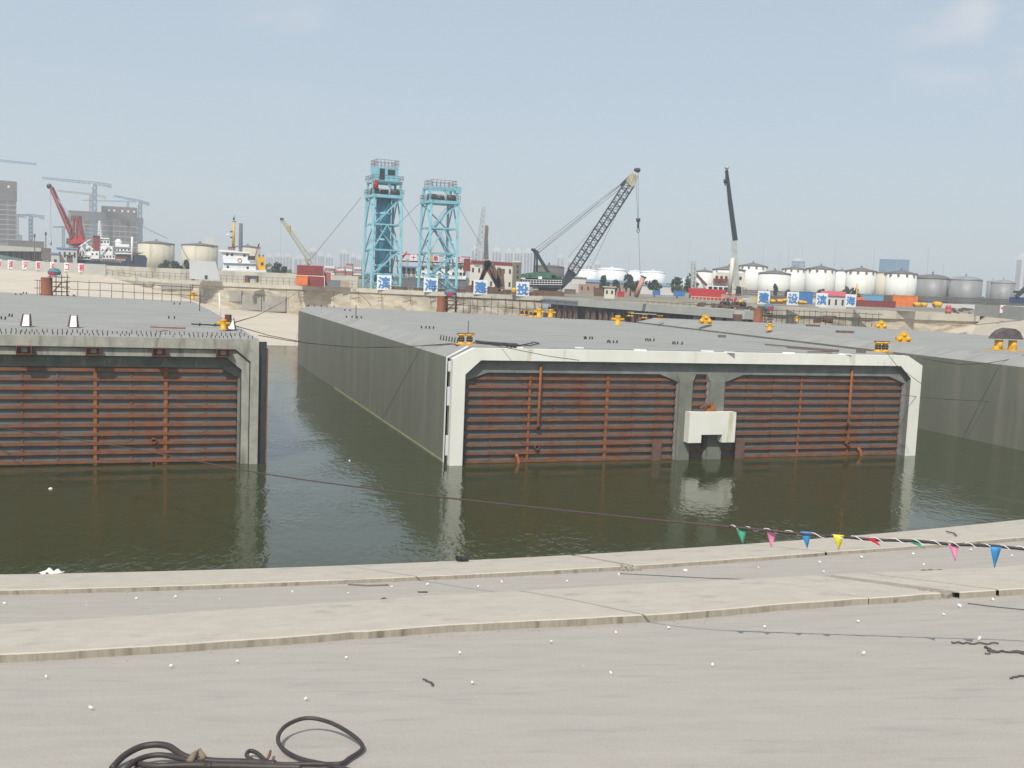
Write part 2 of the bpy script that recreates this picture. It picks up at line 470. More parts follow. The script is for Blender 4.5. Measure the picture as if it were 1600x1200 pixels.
segs = [(-120, x_joint1 - .10), (x_joint1 + .12, x_joint1b - .05), (x_joint1b + .05, 90)]
for a, z in segs:
    strip(a, z, lambda x: -.35, nearf(S1N), .17, 'kerb_strip')
xj, tj = on_slope(1405, 925)
XG = xj; XH, _t = on_slope(1482, 922); XK, _t = on_slope(1298, 935)
for a, z in [(-120, XK), (XK + .02, XG - .24), (XG + .24, XH - .06), (XH + .02, 90)]:
    strip(a, z, nearf(S2F), nearf(S2N), .2, 'kerb_strip')
# broken crumbs at the joint
def rubble(name, c, size, n, m, label, cat='rubble', group=None):
    b = MB()
    for i in range(n):
        p = Vector(c) + Vector((rnd.uniform(-.6, .6), rnd.uniform(-.35, .35), 0)) * size
        s = size * rnd.uniform(.1, .3)
        q = Matrix.Rotation(rnd.uniform(0, 3), 3, 'Z')
        vs = [p + q @ Vector((a * s * rnd.uniform(.6, 1), bb * s * rnd.uniform(.6, 1), (cc + .6) * s * rnd.uniform(.3, .7))) for cc in (-1, 1) for bb in (-1, 1) for a in (-1, 1)]
        b.add(vs, [(0, 2, 3, 1), (4, 5, 7, 6), (0, 1, 5, 4), (2, 6, 7, 3), (0, 4, 6, 2), (1, 3, 7, 5)])
    return tag(b.build(name, m), label, cat, group)

# ------------------------------------------------------------------ immersed tunnel elements
YAW = 0.34
TC = Matrix.Translation((-3.79, 64.56, 0)) @ Matrix.Rotation(YAW, 4, 'Z')
TL = Matrix.Translation((-15.55, 62.51, 0)) @ Matrix.Rotation(YAW, 4, 'Z')
Wd, HT, HC, CH = 36.64, 7.57, 6.85, 1.4
def frame_poly(x0, x1, zt, cx, cz, y, zb=-1.6):
    return [(x0, y, zb), (x0, y, zt - cz), (x0 + cx, y, zt), (x1 - cx, y, zt), (x1, y, zt - cz), (x1, y, zb)]
def ring(b, outer, inner):
    """front face between two 6-point open frames"""
    vs = outer + inner
    b.add(vs, [(i, i + 6, i + 7, i + 1) for i in range(5)])
def sweep(b, A, B):
    b.add(A + B, [(i, i + 1, i + 7, i + 6) for i in range(5)])
def flow(T, q): return T @ Vector(q)

# --- middle element
mid = thing('tunnel_element', TC @ Vector((Wd / 2, 0, 0)), 'middle concrete tunnel element with white end frame, afloat in the dock', 'tunnel element', 'floating tunnel elements')
b = MB(TC)
BL, BR = 73.0, 49.0
def back(x): return BL + (BR - BL) * x / Wd
# side walls
b.add([(0, 1.3, -1.6), (0, 1.3, HC), (0, back(0), HC), (0, back(0), -1.6)], [(0, 1, 2, 3)])
b.add([(Wd, 1.3, -1.6), (Wd, 1.3, HC), (Wd, back(Wd), HC), (Wd, back(Wd), -1.6)], [(3, 2, 1, 0)])
b.add([(0, back(0), -1.6), (0, back(0), HC), (1.4, back(1.4), HT), (Wd - 1.4, back(Wd - 1.4), HT), (Wd, back(Wd), HC), (Wd, back(Wd), -1.6)], [(0, 1, 2, 3, 4, 5)])
b.build('side_wall', m_side, mid)
b = MB(TC)
vs = [(0, 1.3, HC), (1.4, 1.3, HT), (Wd - 1.4, 1.3, HT), (Wd, 1.3, HC), (0, back(0), HC), (1.4, back(1.4), HT), (Wd - 1.4, back(Wd - 1.4), HT), (Wd, back(Wd), HC)]
b.add(vs, [(0, 1, 5, 4), (1, 2, 6, 5), (2, 3, 7, 6)])
# collar between frame and deck (a little lower)
g = .12
b.add([(g, .5, HC - .05), (1.45, .5, HT - g), (Wd - 1.45, .5, HT - g), (Wd - g, .5, HC - .05), (g, 1.3, HC - .05), (1.45, 1.3, HT - g), (Wd - 1.45, 1.3, HT - g), (Wd - g, 1.3, HC - .05)], [(0, 1, 5, 4), (1, 2, 6, 5), (2, 3, 7, 6)])
b.add([(0, 1.3, HC), (1.4, 1.3, HT), (Wd - 1.4, 1.3, HT), (Wd, 1.3, HC), (g, 1.3, HC - .1), (1.45, 1.3, HT - g - .1), (Wd - 1.45, 1.3, HT - g - .1), (Wd - g, 1.3, HC - .1)], [(0, 4, 5, 1), (1, 5, 6, 2), (2, 6, 7, 3)])
b.build('deck', m_deck, mid)
b = MB(TC)
b.add([(g, .5, -1.6), (g, .5, HC - .05), (g, 1.3, HC - .05), (g, 1.3, -1.6)], [(0, 1, 2, 3)])
b.build('groove', m_side, mid); b = MB(TC)
b.add([(Wd - g, .5, -1.6), (Wd - g, .5, HC - .05), (Wd - g, 1.3, HC - .05), (Wd - g, 1.3, -1.6)], [(3, 2, 1, 0)])
b.build('groove', m_side, mid)
b = MB(TC)   # white end frame
O0, I0 = frame_poly(0, Wd, HT, 1.4, .72, 0), frame_poly(.86, Wd - .98, 6.80, 1.0, .92, 0)
O1, I1 = frame_poly(0, Wd, HT, 1.4, .72, .5), frame_poly(.86, Wd - .98, 6.80, 1.0, .92, .6)
ring(b, O0, I0); sweep(b, O1, O0); ring(b, frame_poly(.2, Wd - .2, HT - .2, 1.4, .72, .5), frame_poly(0, Wd, HT, 1.4, .72, .5))
b.build('end_frame', m_white, mid)
b = MB(TC)   # grey inner lining, haunches
I2 = frame_poly(.86, Wd - .98, 6.80, 1.0, .92, 1.35)
sweep(b, I0, I2)
# two cells + gallery
cells = [(1.0, 16.4, 5.98, 1.5, .55), (17.45, 18.8, 6.0, .25, .5), (20.0, Wd - 1.1, 5.98, 1.5, .55)]
Y1, Y2 = .45, .68
zt = 6.82
def lining_panel(xa, xb, cell, m):
    x0, x1, ztp, cx, cz = cell
    vs = [(xa, Y1, -1.6), (xa, Y1, zt), (xb, Y1, zt), (xb, Y1, -1.6), (x1, Y1, -1.6), (x1, Y1, ztp - cz), (x1 - cx, Y1, ztp), (x0 + cx, Y1, ztp), (x0, Y1, ztp - cz), (x0, Y1, -1.6)]
    m.add(vs, [(0, 9, 8, 1), (1, 8, 7), (1, 7, 6, 2), (2, 6, 5), (2, 5, 4, 3)])
    ins = .12
    i1 = [(x0, Y1, -1.6), (x0, Y1, ztp - cz), (x0 + cx, Y1, ztp), (x1 - cx, Y1, ztp), (x1, Y1, ztp - cz), (x1, Y1, -1.6)]
    i2 = [(x0 + ins, Y2, -1.6), (x0 + ins, Y2, ztp - cz - ins * .6), (x0 + cx, Y2, ztp - ins), (x1 - cx, Y2, ztp - ins), (x1 - ins, Y2, ztp - cz - ins * .6), (x1 - ins, Y2, -1.6)]
    sweep(m, i1, i2)
lining_panel(.86, 16.85, cells[0], b)
lining_panel(16.85, 19.4, cells[1], b)
lining_panel(19.4, Wd - .98, cells[2], b)
b.build('lining', m_haunch, mid)
for xa, xb in ((16.42, 17.43), (18.82, 19.98)):
    b = MB(TC)
    b.box(xa, xb, .32, .445, -1.6, 5.45)
    b.add([(xa, .32, 5.45), (xb, .32, 5.45), (xb + .3, .44, 6.1), (xa - .3, .44, 6.1)], [(0, 1, 2, 3)])
    b.build('column', m_column, mid)
def bulkhead(root, T, x0, x1, z_first, n, dz, y, xv, ybeam=.14, rust_cols=()):
    p = MB(T); p.box(x0 + .05, x1 - .05, y + .3, y + .4, -1.6, z_first + .55)
    pl = p.build('bulkhead_plate', m_panel, root)
    for i in range(n):
        z = z_first - i * dz
        q = MB(T)
        q.box(x0 + .02, x1 - .02, y + .29 - ybeam, y + .29, z - .035, z - .005)       # flange seen from above
        q.box(x0 + .02, x1 - .02, y + .29 - ybeam - .03, y + .29 - ybeam, z - .12, z + .07)
        q.build('beam', m_rust, root)
    for x, wdt, mm in xv:
        q = MB(T); q.box(x - wdt / 2, x + wdt / 2, y + (.16 if mm is m_rust2 else .24), y + .288, -1.2, z_first + .25)
        q.build('stiffener', mm, root)
bulkhead(mid, TC, 1.1, 16.3, 5.62, 11, .548, .45, [(2.9, .1, m_rust), (5.5, .16, m_rust2), (5.15, .1, m_rust), (7.3, .1, m_rust), (9.2, .1, m_rust), (11.1, .22, m_rust2), (13.1, .12, m_rust), (14.9, .1, m_rust)])
bulkhead(mid, TC, 17.5, 18.75, 5.55, 11, .548, .45, [])
bulkhead(mid, TC, 20.1, Wd - 1.2, 5.62, 11, .548, .45, [(22, .1, m_rust), (24.2, .1, m_rust), (26.5, .14, m_rust2), (28.8, .1, m_rust), (30.9, .16, m_rust2), (33.1, .1, m_rust)])
for x in (6.1, 30.6):
    q = MB(TC); q.tube([(x, .34, 6.5), (x, .34, 2.45), (x, .45, 2.3), (x, .75, 2.3)], .085, 8)
    q.lathe((x, .34, 2.5), [(.13, 0), (.13, .06)], 8)
    q.build('vent_pipe', m_rust2, mid)
for x, z in ((6.1, 1.05), (30.8, .95)):
    q = MB(TC); vs = []
    q.tube([(x, .35, z), (x, 1.2, z)], .17, 12, cap=False); q.tube([(x, .36, z), (x, 1.2, z)], .12, 12, cap=False)
    q.add([(x + .17 * math.cos(k * math.pi / 6), .35, z + .17 * math.sin(k * math.pi / 6)) for k in range(12)] + [(x + .12 * math.cos(k * math.pi / 6), .35, z + .12 * math.sin(k * math.pi / 6)) for k in range(12)], [(k, (k + 1) % 12, (k + 1) % 12 + 12, k + 12) for k in range(12)])
    q.tube([(x - .2, .5, z + .2), (x + .25, .5, z - .2)], .03, 5)
    q.build('port_pipe', m_rust, mid)
for x in (4.75, 31.9):
    q = MB(TC); q.tube([(x, .95, .5), (x, .6, .5), (x + .03, .45, .4), (x + .08, .4, .1), (x + .1, .4, -.6)], .13, 8)
    q.build('elbow_pipe', m_rust2, mid)
for x in (14.95, 21.55):
    q = MB(TC); q.box(x - .36, x + .36, .38, .46, -1.4, 1.38); q.build('cover_plate', m_plate, mid)
# U-shaped white bracket on the two columns
blk = MB(TC)
xa, xb, la, lb, z0, z1, zl = 16.95, 20.62, 17.95, 19.6, 1.30, 3.42, 1.86
blk.prism([(xa, -.35, z0), (la, -.35, z0), (la, -.35, zl), (lb, -.35, zl), (lb, -.35, z0), (xb, -.35, z0), (xb, -.35, z1), (xa, -.35, z1)], (0, .66, 0))
bk = fix_normals(blk.build('shear_bracket', m_white, mid))
q = MB(TC); q.prism([(18.5, .2, z1), (19.4, .2, z1), (19.15, .2, z1 + .35), (19.05, .2, z1 + .62), (18.85, .2, z1 + .62), (18.7, .2, z1 + .3)], (0, .35, 0)); q.build('shackle', m_rust2, bk)
q = MB(TC); q.tube([(18.0, .1, z1 + .25), (18.5, .15, z1 + .45), (18.8, .15, z1 + .42)], .09, 6); q.build('hook', m_brownrust, bk)
# white seal strip round the left flank and its plates
q = MB(TC)
q.box(-.06, .0, 1.28, 1.42, -1.6, HC)
q.add([(-.06, 1.28, HC), (1.34, 1.28, HT + .06), (1.34, 1.42, HT + .06), (-.06, 1.42, HC), (0, 1.28, HC - .05), (1.4, 1.28, HT - .02), (1.4, 1.42, HT - .02), (0, 1.42, HC - .05)], [(0, 1, 2, 3), (0, 4, 5, 1), (3, 2, 6, 7)])
q.build('seal_strip', m_purew, mid)
q = MB(TC); q.box(-.03, .02, 1.5, 44, -.03, .10); q.build('tide_line', mat('pale algae line', (.36, .37, .2), (.24, .25, .14), .9, scale=.7), mid)
for z0_, z1_ in ((6.0, 7.0 - .35), (3.8, 5.0), (.55, 1.85)):
    q = MB(TC); q.box(-.07, .1, .72, .86, z0_, z1_); q.build('side_plate', m_purew, mid)

# --- left element
lef = thing('tunnel_element', TL @ Vector((-18, 0, 0)), 'concrete tunnel element on the left with rebar dowels along its rusty end', 'tunnel element', 'floating tunnel elements')
LZ = 7.72
def backL(x): return 66 + -.62 * x
b = MB(TL)
x0 = -Wd
b.add([(x0, 1.6, LZ - .1), (0, 1.6, LZ - .1), (0, 10.5, LZ - .1), (0, 10.5, LZ), (-1.6, 11, LZ), (x0, 11, LZ), (0, 58, LZ - .6), (-1.6, backL(-1.6), LZ), (x0, backL(x0), LZ)],
      [(0, 1, 2, 5), (2, 4, 5), (5, 4, 7, 8), (2, 6, 7, 4)])
b.add([(x0, 0, LZ), (-1.0, 0, LZ), (0, .2, LZ), (0, 1.6, LZ), (x0, 1.6, LZ), (x0, 1.6, LZ - .1), (0, 1.6, LZ - .1)], [(0, 1, 2, 3, 4), (4, 3, 6, 5)])
b.build('deck', m_deck, lef)
b = MB(TL)
b.add([(0, .2, -1.6), (0, .2, LZ), (0, 1.6, LZ), (0, 1.6, LZ - .1), (0, 10.5, LZ - .1), (0, 58, LZ - .6), (0, 58, -1.6)], [(6, 5, 4, 3, 2, 1, 0)])
b.build('side_wall', m_side, lef)
# stepped concrete collar
b = MB(TL)
def fl(x1, ztop, cx, cz, y): return [(x0, y, ztop), (x1 - cx, y, ztop), (x1, y, ztop - cz), (x1, y, -1.6)]
def sw(b, A, B): b.add(A + B, [(i, i + 4, i + 5, i + 1) for i in range(3)])
f1o = fl(0, LZ, 1.0, 1.1, 0); f1i = fl(-.50, 7.10, .9, .75, 0)
sw(b, f1o, f1i)
f2o = fl(-.50, 7.10, .9, .75, .2); sw(b, f1i, f2o)
f2i = fl(-1.0, 6.58, .95, .75, .22); sw(b, f2o, f2i)
f3 = fl(-1.0, 6.58, .95, .75, .42); sw(b, f2i, f3)
b.add([(0, 0, -1.6), (0, 0, LZ - 1.1), (-1.0, 0, LZ), (0, .2, LZ), (0, .2, -1.6)], [(0, 1, 3, 4), (1, 2, 3)])
b.build('end_collar', m_shell, lef)
for x1_, zt_, cx_, cz_, yy in ((-.53, 7.07, .9, .75, .17), (-1.03, 6.55, .95, .75, .38)):  # dark tubes added along the collar steps in place of shaded grooves
    q = MB(TL); q.tube(fl(x1_, zt_, cx_, cz_, yy), .035, 4); q.build('groove_shade_line', m_dark, lef)
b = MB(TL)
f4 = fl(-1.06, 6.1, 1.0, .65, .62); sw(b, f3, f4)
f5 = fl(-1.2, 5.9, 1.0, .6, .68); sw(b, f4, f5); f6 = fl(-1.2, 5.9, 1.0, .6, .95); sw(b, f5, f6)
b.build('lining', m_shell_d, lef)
bulkhead(lef, TL, x0, -1.2, 5.72, 11, .55, .6, [(-13.3, .1, m_rust), (-11.4, .1, m_rust), (-9.35, .2, m_rust2), (-7.35, .1, m_rust), (-5.4, .22, m_rust2), (-3.1, .1, m_rust), (-15.3, .14, m_rust2), (-17, .1, m_rust)])
for x, z in ((-6.05, 1.42), (-6.05, .05)):
    q = MB(TL); q.tube([(x, .62, z), (x, 1.3, z)], .17, 12, cap=False)
    q.add([(x + .17 * math.cos(k * math.pi / 6), .62, z + .17 * math.sin(k * math.pi / 6)) for k in range(12)] + [(x + .11 * math.cos(k * math.pi / 6), .62, z + .11 * math.sin(k * math.pi / 6)) for k in range(12)], [(k, (k + 1) % 12, (k + 1) % 12 + 12, k + 12) for k in range(12)])
    q.tube([(x, .63, z), (x, 1.3, z)], .11, 12, cap=False)
    q.build('port_pipe', m_rust, lef)
for x in (-2.12, -5.78, -9.4, -13.05, -16.7, -20.4):
    q = MB(TL)
    y0_, y1_ = -.28, .45; zb_, zt_ = 6.62, 7.12
    q.box(x - .42, x + .42, y1_ - .06, y1_, zb_, zt_)
    q.box(x - .42, x - .35, y0_, y1_ - .06, zb_, zt_); q.box(x + .35, x + .42, y0_, y1_ - .06, zb_, zt_)
    q.box(x - .35, x + .35, y0_, y1_ - .06, zb_, zb_ + .06); q.box(x - .35, x + .35, y0_, y1_ - .06, zt_ - .05, zt_)
    o = q.build('bracket', m_redlead, lef)
    q = MB(TL); q.box(x - .16, x + .16, .0, .38, zb_ + .12, zb_ + .4); q.build('bearing', m_shell, o)
q = MB(TL)
q.box(.02, .48, .25, .34, -1.6, LZ - .15); q.box(.40, .48, .34, 1.1, -1.6, LZ - .4)
q.build('steel_fender', m_dark, lef)
q = MB(TL); q.box(.48, .58, .28, .4, -1.6, LZ - .55); q.build('rust_edge', m_rust, lef)
dow = MB(TL); dow.tube([(0, 0, 0), (0, 0, .26)], .03, 5)
def dowel(T, x, y, z, h, parent, proto=[None]):
    if proto[0] is None:
        q = MB(); q.tube([(0, 0, 0), (0, 0, 1)], .032, 5)
        me = bpy.data.meshes.new('dowel'); me.from_pydata([tuple(v) for v in q.v], [], q.f); me.materials.append(m_pipe)
        proto[0] = me
    o = bpy.data.objects.new('dowel', proto[0]); COL.objects.link(o); o.parent = parent
    o.location = (T @ Vector((x, y, z))) - ROOTLOC[parent]; o.scale = (1, 1, h)
    o.rotation_euler = (rnd.uniform(-.15, .15), rnd.uniform(-.15, .15), 0)
for i in range(52):
    dowel(TL, -.55 - i * .285, 4.3 + rnd.uniform(-.05, .05), LZ - .12, rnd.uniform(.18, .27), lef)
k = 0
for i in range(60):
    if rnd.random() < .2: continue
    k += 1
    if k > 48: break
    dowel(TL, -.35 - i * .245, .75 + rnd.uniform(-.08, .08), LZ, rnd.uniform(.10, .2), lef)

# --- right element
TR = TC @ Matrix.Translation((48.3, 1, 0))
rig = thing('tunnel_element', TR @ Vector((15, 20, 0)), 'concrete tunnel element on the right, its dark side wall facing the middle one', 'tunnel element', 'floating tunnel elements')
bk_pts = [(0, 71), (1.8, 69), (9, 65.5), (19, 62), (28, 58), (32.5, 49), (37, 34), (37, -25)]
b = MB(TR); b.add([(0, -25, -1.6), (0, -25, 6.68), (0, 71, 6.68), (0, 71, -1.6)], [(0, 1, 2, 3)])
vs = [(x, y, -1.6) for x, y in bk_pts] + [(x, y, 6.68 if i == 0 else 7.4) for i, (x, y) in enumerate(bk_pts)]
n = len(bk_pts)
b.add(vs, [(i, i + n, i + n + 1, i + 1) for i in range(n - 1)]); b.build('side_wall', m_side, rig)
b = MB(TR); b.add([(0, -25, 6.68), (1.8, -25, 7.4), (1.8, 69, 7.4), (0, 71, 6.68)], [(0, 1, 2, 3)])
b.add([(x, y, 7.4) for x, y in [(1.8, -25)] + bk_pts[1:]], [tuple(range(n))[::-1]])
b.build('deck', m_deck, rig)
# ------------------------------------------------------------------ far quay, aprons, yard
WALL = [(-260, 335, 416), (0, 300, 419.5), (138, 275, 427.5), (170, 268, 430), (250, 250, 435.5), (343, 238, 441), (450, 234, 445.5), (560, 232, 449.5), (700, 225, 457), (850, 222, 463)]
def wall_d(u): return interp(u, [(a, d) for a, d, _ in WALL])
def wall_pt(u, z=ZQ, off=0.0):
    d = wall_d(u); p = D(u, hor(u), d); p.z = z; p.y -= off; return p
BEAM = [(850, 216), (1165, 160)]
RW = [(1182, 212), (1350, 220), (1532, 229), (1650, 236)]
def yd(pts): return [Vector((D(u, hor(u), d).x, d, ZQ)) for u, d in pts]
front = [Vector((-3500, 335, ZQ)), Vector((-700, 335, ZQ))] + yd([(a, d) for a, d, _ in WALL]) + yd([(852, 216.5), (1165, 160.5)]) + [Vector((D(1166, hor(1166), 212).x + .6, 212, ZQ))] + yd(RW) + [Vector((600, 236, ZQ)), Vector((3500, 236, ZQ))]
front = [p for i, p in enumerate(front)]
b = MB(); vs = []; fs = []
n = len(front)
for p in front: vs.append(p)
for p in front: vs.append(Vector((p.x * 1.15, 900, ZQ)))
for p in front: vs.append(Vector((p.x * 3.0, 7000, ZQ)))
for i in range(n - 1):
    for k in (0, n): fs.append((i + k, i + 1 + k, i + 1 + k + n, i + k + n))
b.add(vs, fs)
structure(b.build('ground', m_ground, at=(0, 0, 0)))
def wall_strip(name, tops, z0f, z1, m, parent=None, rough=0.0, seg=3.0, back=.0, zj=0.0):
    """vertical, slightly uneven wall along a polyline of points; z0f gives the foot height"""
    b = MB(); pts = []
    for a, c in zip(tops, tops[1:]):
        L = (c - a).length; k = max(1, int(L / seg))
        pts += [a + (c - a) * (i / k) for i in range(k)]
    pts.append(tops[-1]); rows = 7; vs = []; fs = []
    for i, p in enumerate(pts):
        z0 = z0f(i / (len(pts) - 1))
        for j in range(rows):
            f = j / (rows - 1)
            z = z1 + (z0 - z1) * f
            e = rough * (rnd.uniform(-.5, .5) if 0 < j else 0) - f * back
            vs.append(Vector((p.x, p.y + e, z + (rnd.uniform(-zj, zj) if j == 0 else 0))))
    for i in range(len(pts) - 1):
        for j in range(rows - 1):
            a = i * rows + j; fs.append((a, a + 1, a + rows + 1, a + rows))
    b.add(vs, fs); return b.build(name, m, parent)
# rough main quay wall
uw = [(165, 268.8), (250, 250), (343, 238), (450, 234), (560, 232), (700, 225), (851, 221.9)]
tops = [Vector((D(u, hor(u), d).x, d, ZQ)) for u, d in uw]
tot = D(851, hor(851), 222).x - D(165, hor(165), 269).x
def footz(f):
    return interp(f, [(0, 8.5), (.19, 5.6), (.32, 2.6), (.5, 2.2), (.62, 1.0), (.75, -.5), (1, -1.2)])
qw = thing('quay_wall', tops[3] - Vector((0, 0, 6)), 'long rough beige concrete quay wall behind the middle tunnel element', 'quay wall')
wall_strip('wall_face', tops, footz, ZQ - .9, m_quay, qw, rough=.4, seg=2.0)
capp = [p + Vector((0, -.35, 0)) for p in tops]
b = MB()
for a, c in zip(capp, capp[1:]):
    b.prism([a + Vector((0, 0, -.95)), c + Vector((0, 0, -.95)), c + Vector((0, 0, .02)), a + Vector((0, 0, .02))], (0, 1.2, 0))
b.build('coping', m_parapet, qw)
# smoother grey patches on the wall
for ua, ub, va, vb in ((318, 377, 452, 471), (378, 408, 461, 485), (409, 446, 462, 487), (170, 240, 437, 447), (252, 300, 442, 452)):
    d1, d2 = wall_d(ua) - .75, wall_d(ub) - .75
    q = MB(); q.prism([D(ua, va, d1), D(ub, va + (ub - ua) * .04, d2), D(ub, vb, d2), D(ua, vb, d1)], (0, .5, 0))
    q.build('grey_patch', m_quayg, qw)
# vertical rebar/timber sticks standing against the wall
for u in (447, 466, 468, 521, 560, 596, 641, 672, 692, 731, 738, 756, 790, 812, 835):
    d = wall_d(u) - 1.1
    v0 = interp(u, [(440, 449), (850, 466)]); q = MB()
    q.tube([D(u, v0 + rnd.uniform(0, 4), d), D(u + 1, v0 + rnd.uniform(16, 30), d)], .06, 4)
    q.build('form_tie', m_pipe, qw)
q = MB()
for i in range(9):
    u = 470 + i * 41; d = wall_d(u) - .8
    v0 = interp(u, [(440, 456), (850, 474)]) + rnd.uniform(-2, 5)
    q.cbox(D(u, v0, d), rnd.uniform(1, 3.5), .12, rnd.uniform(.05, .12))
q.build('construction_joint', m_brownrust, qw)['kind'] = 'stuff'

# left apron (beach of screeded concrete)
ap_t = [wall_pt(u, z) for u, z in ((-260, 8.9), (0, 9.0), (165, 8.6), (250, 5.7), (343, 2.6), (450, 2.3), (560, 1.2), (660, 0.0))]
ap_b = [Vector((-260, 180, 0)), Vector((-150, 175, 0)), Vector((-90, 168, 0)), Vector((-62, 163, 0)), P(415, 540, 0), P(457, 541, 0), P(520, 541, -.1), P(640, 520, -.4)]
b = MB(); vs = []; fs = []; K = 8
for a, c in zip(ap_t, ap_b):
    for j in range(K + 1): vs.append(a + Vector((0, 1.2, 0)) + (c - a) * (j / K) * (1.02 if j == K else 1))
for i in range(len(ap_t) - 1):
    for j in range(K):
        a = i * (K + 1) + j; fs.append((a, a + 1, a + K + 2, a + K + 1))
b.add(vs, fs, True)
structure(b.build('left_beach', m_apron, at=(0, 0, 0)))
# right apron
rt = [P(1532, 491, 8.5), P(1600, 499, 8.5), P(1720, 512, 8.5), P(1950, 540, 8.5)]
rb = [P(1345, 545, 0), P(1500, 566, 0), P(1800, 605, 0), P(2200, 640, 0)]
b = MB(); vs = rt + rb; b.add(vs, [(i, i + 4, i + 5, i + 1) for i in range(3)])
structure(b.build('right_beach', m_apron, at=(0, 0, 0)))
# left parapet with its seven visible red characters
par = [(-260, 335), (0, 300), (138, 275), (165, 269)]
b = MB()
def para(pts_ud, z0, z1, th, name, m, parent=None):
    b = MB(); pts = [Vector((D(u, hor(u), d).x, d, 0)) for u, d in pts_ud]
    for a, c in zip(pts, pts[1:]):
        b.prism([a + Vector((0, 0, z0)), c + Vector((0, 0, z0)), c + Vector((0, 0, z1)), a + Vector((0, 0, z1))], (0, th, 0))
    return b.build(name, m, parent)
lp = thing('parapet_wall', wall_pt(80), 'grey parapet wall carrying white panels with red characters at far left', 'parapet')
para([(-260, 334.2), (0, 299.2), (138, 274.2), (165, 268.3)], 8.9, 11.55, .5, 'wall', m_parag, lp)
para([(-260, 333.9), (0, 298.9), (138, 273.9), (165, 268)], 8.2, 8.9, .9, 'ledge', m_parapet, lp)
lp2 = thing('parapet_wall', wall_pt(350), 'long cream parapet wall behind the tug and the railing', 'parapet')
para([(165.5, 268.6), (250, 252), (343, 241.5), (450, 238), (560, 236)], 8.71, 11.3, .5, 'wall', m_parapet, lp2)
def sign(u0, u1, v0, v1, d, ch, m, label, group, yaw=0.0, th=.12, bold=.012, name='character_sign', inset=.84):
    c = D((u0 + u1) / 2, (v0 + v1) / 2, d); k = d / F
    w, h = (u1 - u0) * k / math.cos(yaw), (v1 - v0) * k
    T = Matrix.Translation(c) @ Matrix.Rotation(yaw, 4, 'Z')
    r = thing(name, T @ Vector((0, 0, -h / 2)), label, 'sign', group)
    b = MB(T); b.box(-w / 2, w / 2, 0, th, -h / 2, h / 2); b.build('panel', m_purew, r)
    if ch:
        vs, fs = text_mesh(ch, min(w, h) * inset / .86, bold)
        sx = 1.0
        b = MB(T @ Matrix.Translation((0, -.05, 0))); b.add([(v.x * sx, v.y, v.z) for v in vs], fs); b.build('character', m, r)
    return r
red_txt = [(-6.5, 4, 405.5, 418.5, '道', 'cut by the picture edge'), (12, 26, 406.5, 420, '海', ''), (35, 48.5, 407.3, 420.9, '河', ''), (56, 70, 408.4, 421.8, '隧', ''), (78.5, 92, 409.6, 423, '道', ''), (100.5, 114, 410.6, 424, '工', ''), (122.5, 136.3, 411.8, 425.4, '程', '')]
names = ['first red character panel of the far left parapet, cut by the picture edge', 'white panel with red character for sea, on the far left parapet', 'white panel with red character for river, on the far left parapet', 'white panel with dense red character, fourth on the left parapet', 'white panel with red character, above the rusty shaft on the left deck', 'white panel with plain I-shaped red character on the left parapet', 'last white panel with red character, right end of the left parapet row']
for (u0, u1, v0, v1, ch, _), lb in zip(red_txt, names):
    um = (u0 + u1) / 2
    slope = math.atan2(wall_d(u1) - wall_d(u0), D(u1, hor(u1), wall_d(u1)).x - D(u0, hor(u0), wall_d(u0)).x)
    r_ = sign(u0, u1, v0, v1, wall_d(um) - 1.1, ch, m_charr, lb, 'red character panels on the parapet', 0, bold=.025)
blue = [(589, 611.6, 430, 453, '滨', 'white panel with blue character, in front of the taller cyan tower'), (662, 684, 434, 456.5, '海', 'white panel with blue character, in front of the shorter cyan tower'),
        (740, 761.5, 437.5, 460, '建', 'white panel with blue character, in front of the rusty grab legs'), (806, 827, 440.5, 463, '投', 'white panel with blue character, just left of the green crane')]
for u0, u1, v0, v1, ch, lb in blue:
    sign(u0, u1, v0, v1, wall_d((u0 + u1) / 2) - .6, ch, m_charb, lb, 'blue character panels on the quay', bold=.025)
blue2 = [(1184, 1203, 454.6, 475, '建', 'white panel with blue character, right of the telescopic crane'), (1229.5, 1248, 456.3, 476.5, '设', 'white panel with blue character, left of the blue stack on the right quay'),
         (1275, 1293, 458, 479, '滨', 'white panel with blue character, at the left end of the red roofed cabin'), (1321, 1337.5, 460, 479.5, '海', 'white panel with blue character, at the right end of the red roofed cabin')]
for u0, u1, v0, v1, ch, lb in blue2:
    sign(u0, u1, v0, v1, 210.5, ch, m_charb, lb, 'blue character panels on the quay', bold=.025)
# right quay wall
tp = [Vector((D(u, hor(u), d).x, d, ZQ)) for u, d in [(1172, 211.5), (1350, 219.5), (1532, 228.5)]]
rq = thing('quay_wall', tp[1] - Vector((0, 0, 6)), 'rough pale quay wall behind the right tunnel element, right of the brown piles', 'quay wall')
wall_strip('wall_face', tp, lambda f: -1.2 if f < .6 else interp(f, [(.6, -1.2), (1, 6.5)]), ZQ - 1.6, m_quay, rq, rough=.4, seg=2.0)
b = MB()
for a, c in zip(tp, tp[1:]):
    a = a + Vector((0, -.5, 0)); c = c + Vector((0, -.5, 0))
    b.prism([a + Vector((0, 0, -1.7)), c + Vector((0, 0, -1.7)), c + Vector((0, 0, .02)), a + Vector((0, 0, .02))], (0, 1.4, 0))
b.build('coping', m_parapet, rq)
pr = thing('parapet_wall', D(1560, 492, 225), 'smooth grey parapet wall above the sloping apron at far right', 'parapet')
para([(1526, 227), (1600, 196), (1720, 165), (1900, 140)], 8.3, 10.85, .6, 'wall', m_parag, pr)
b = MB(); c = D(1567, 483, 208); b.cbox(c, 1.1, .1, 1.6, -.9); b.build('notice', m_purew, pr)
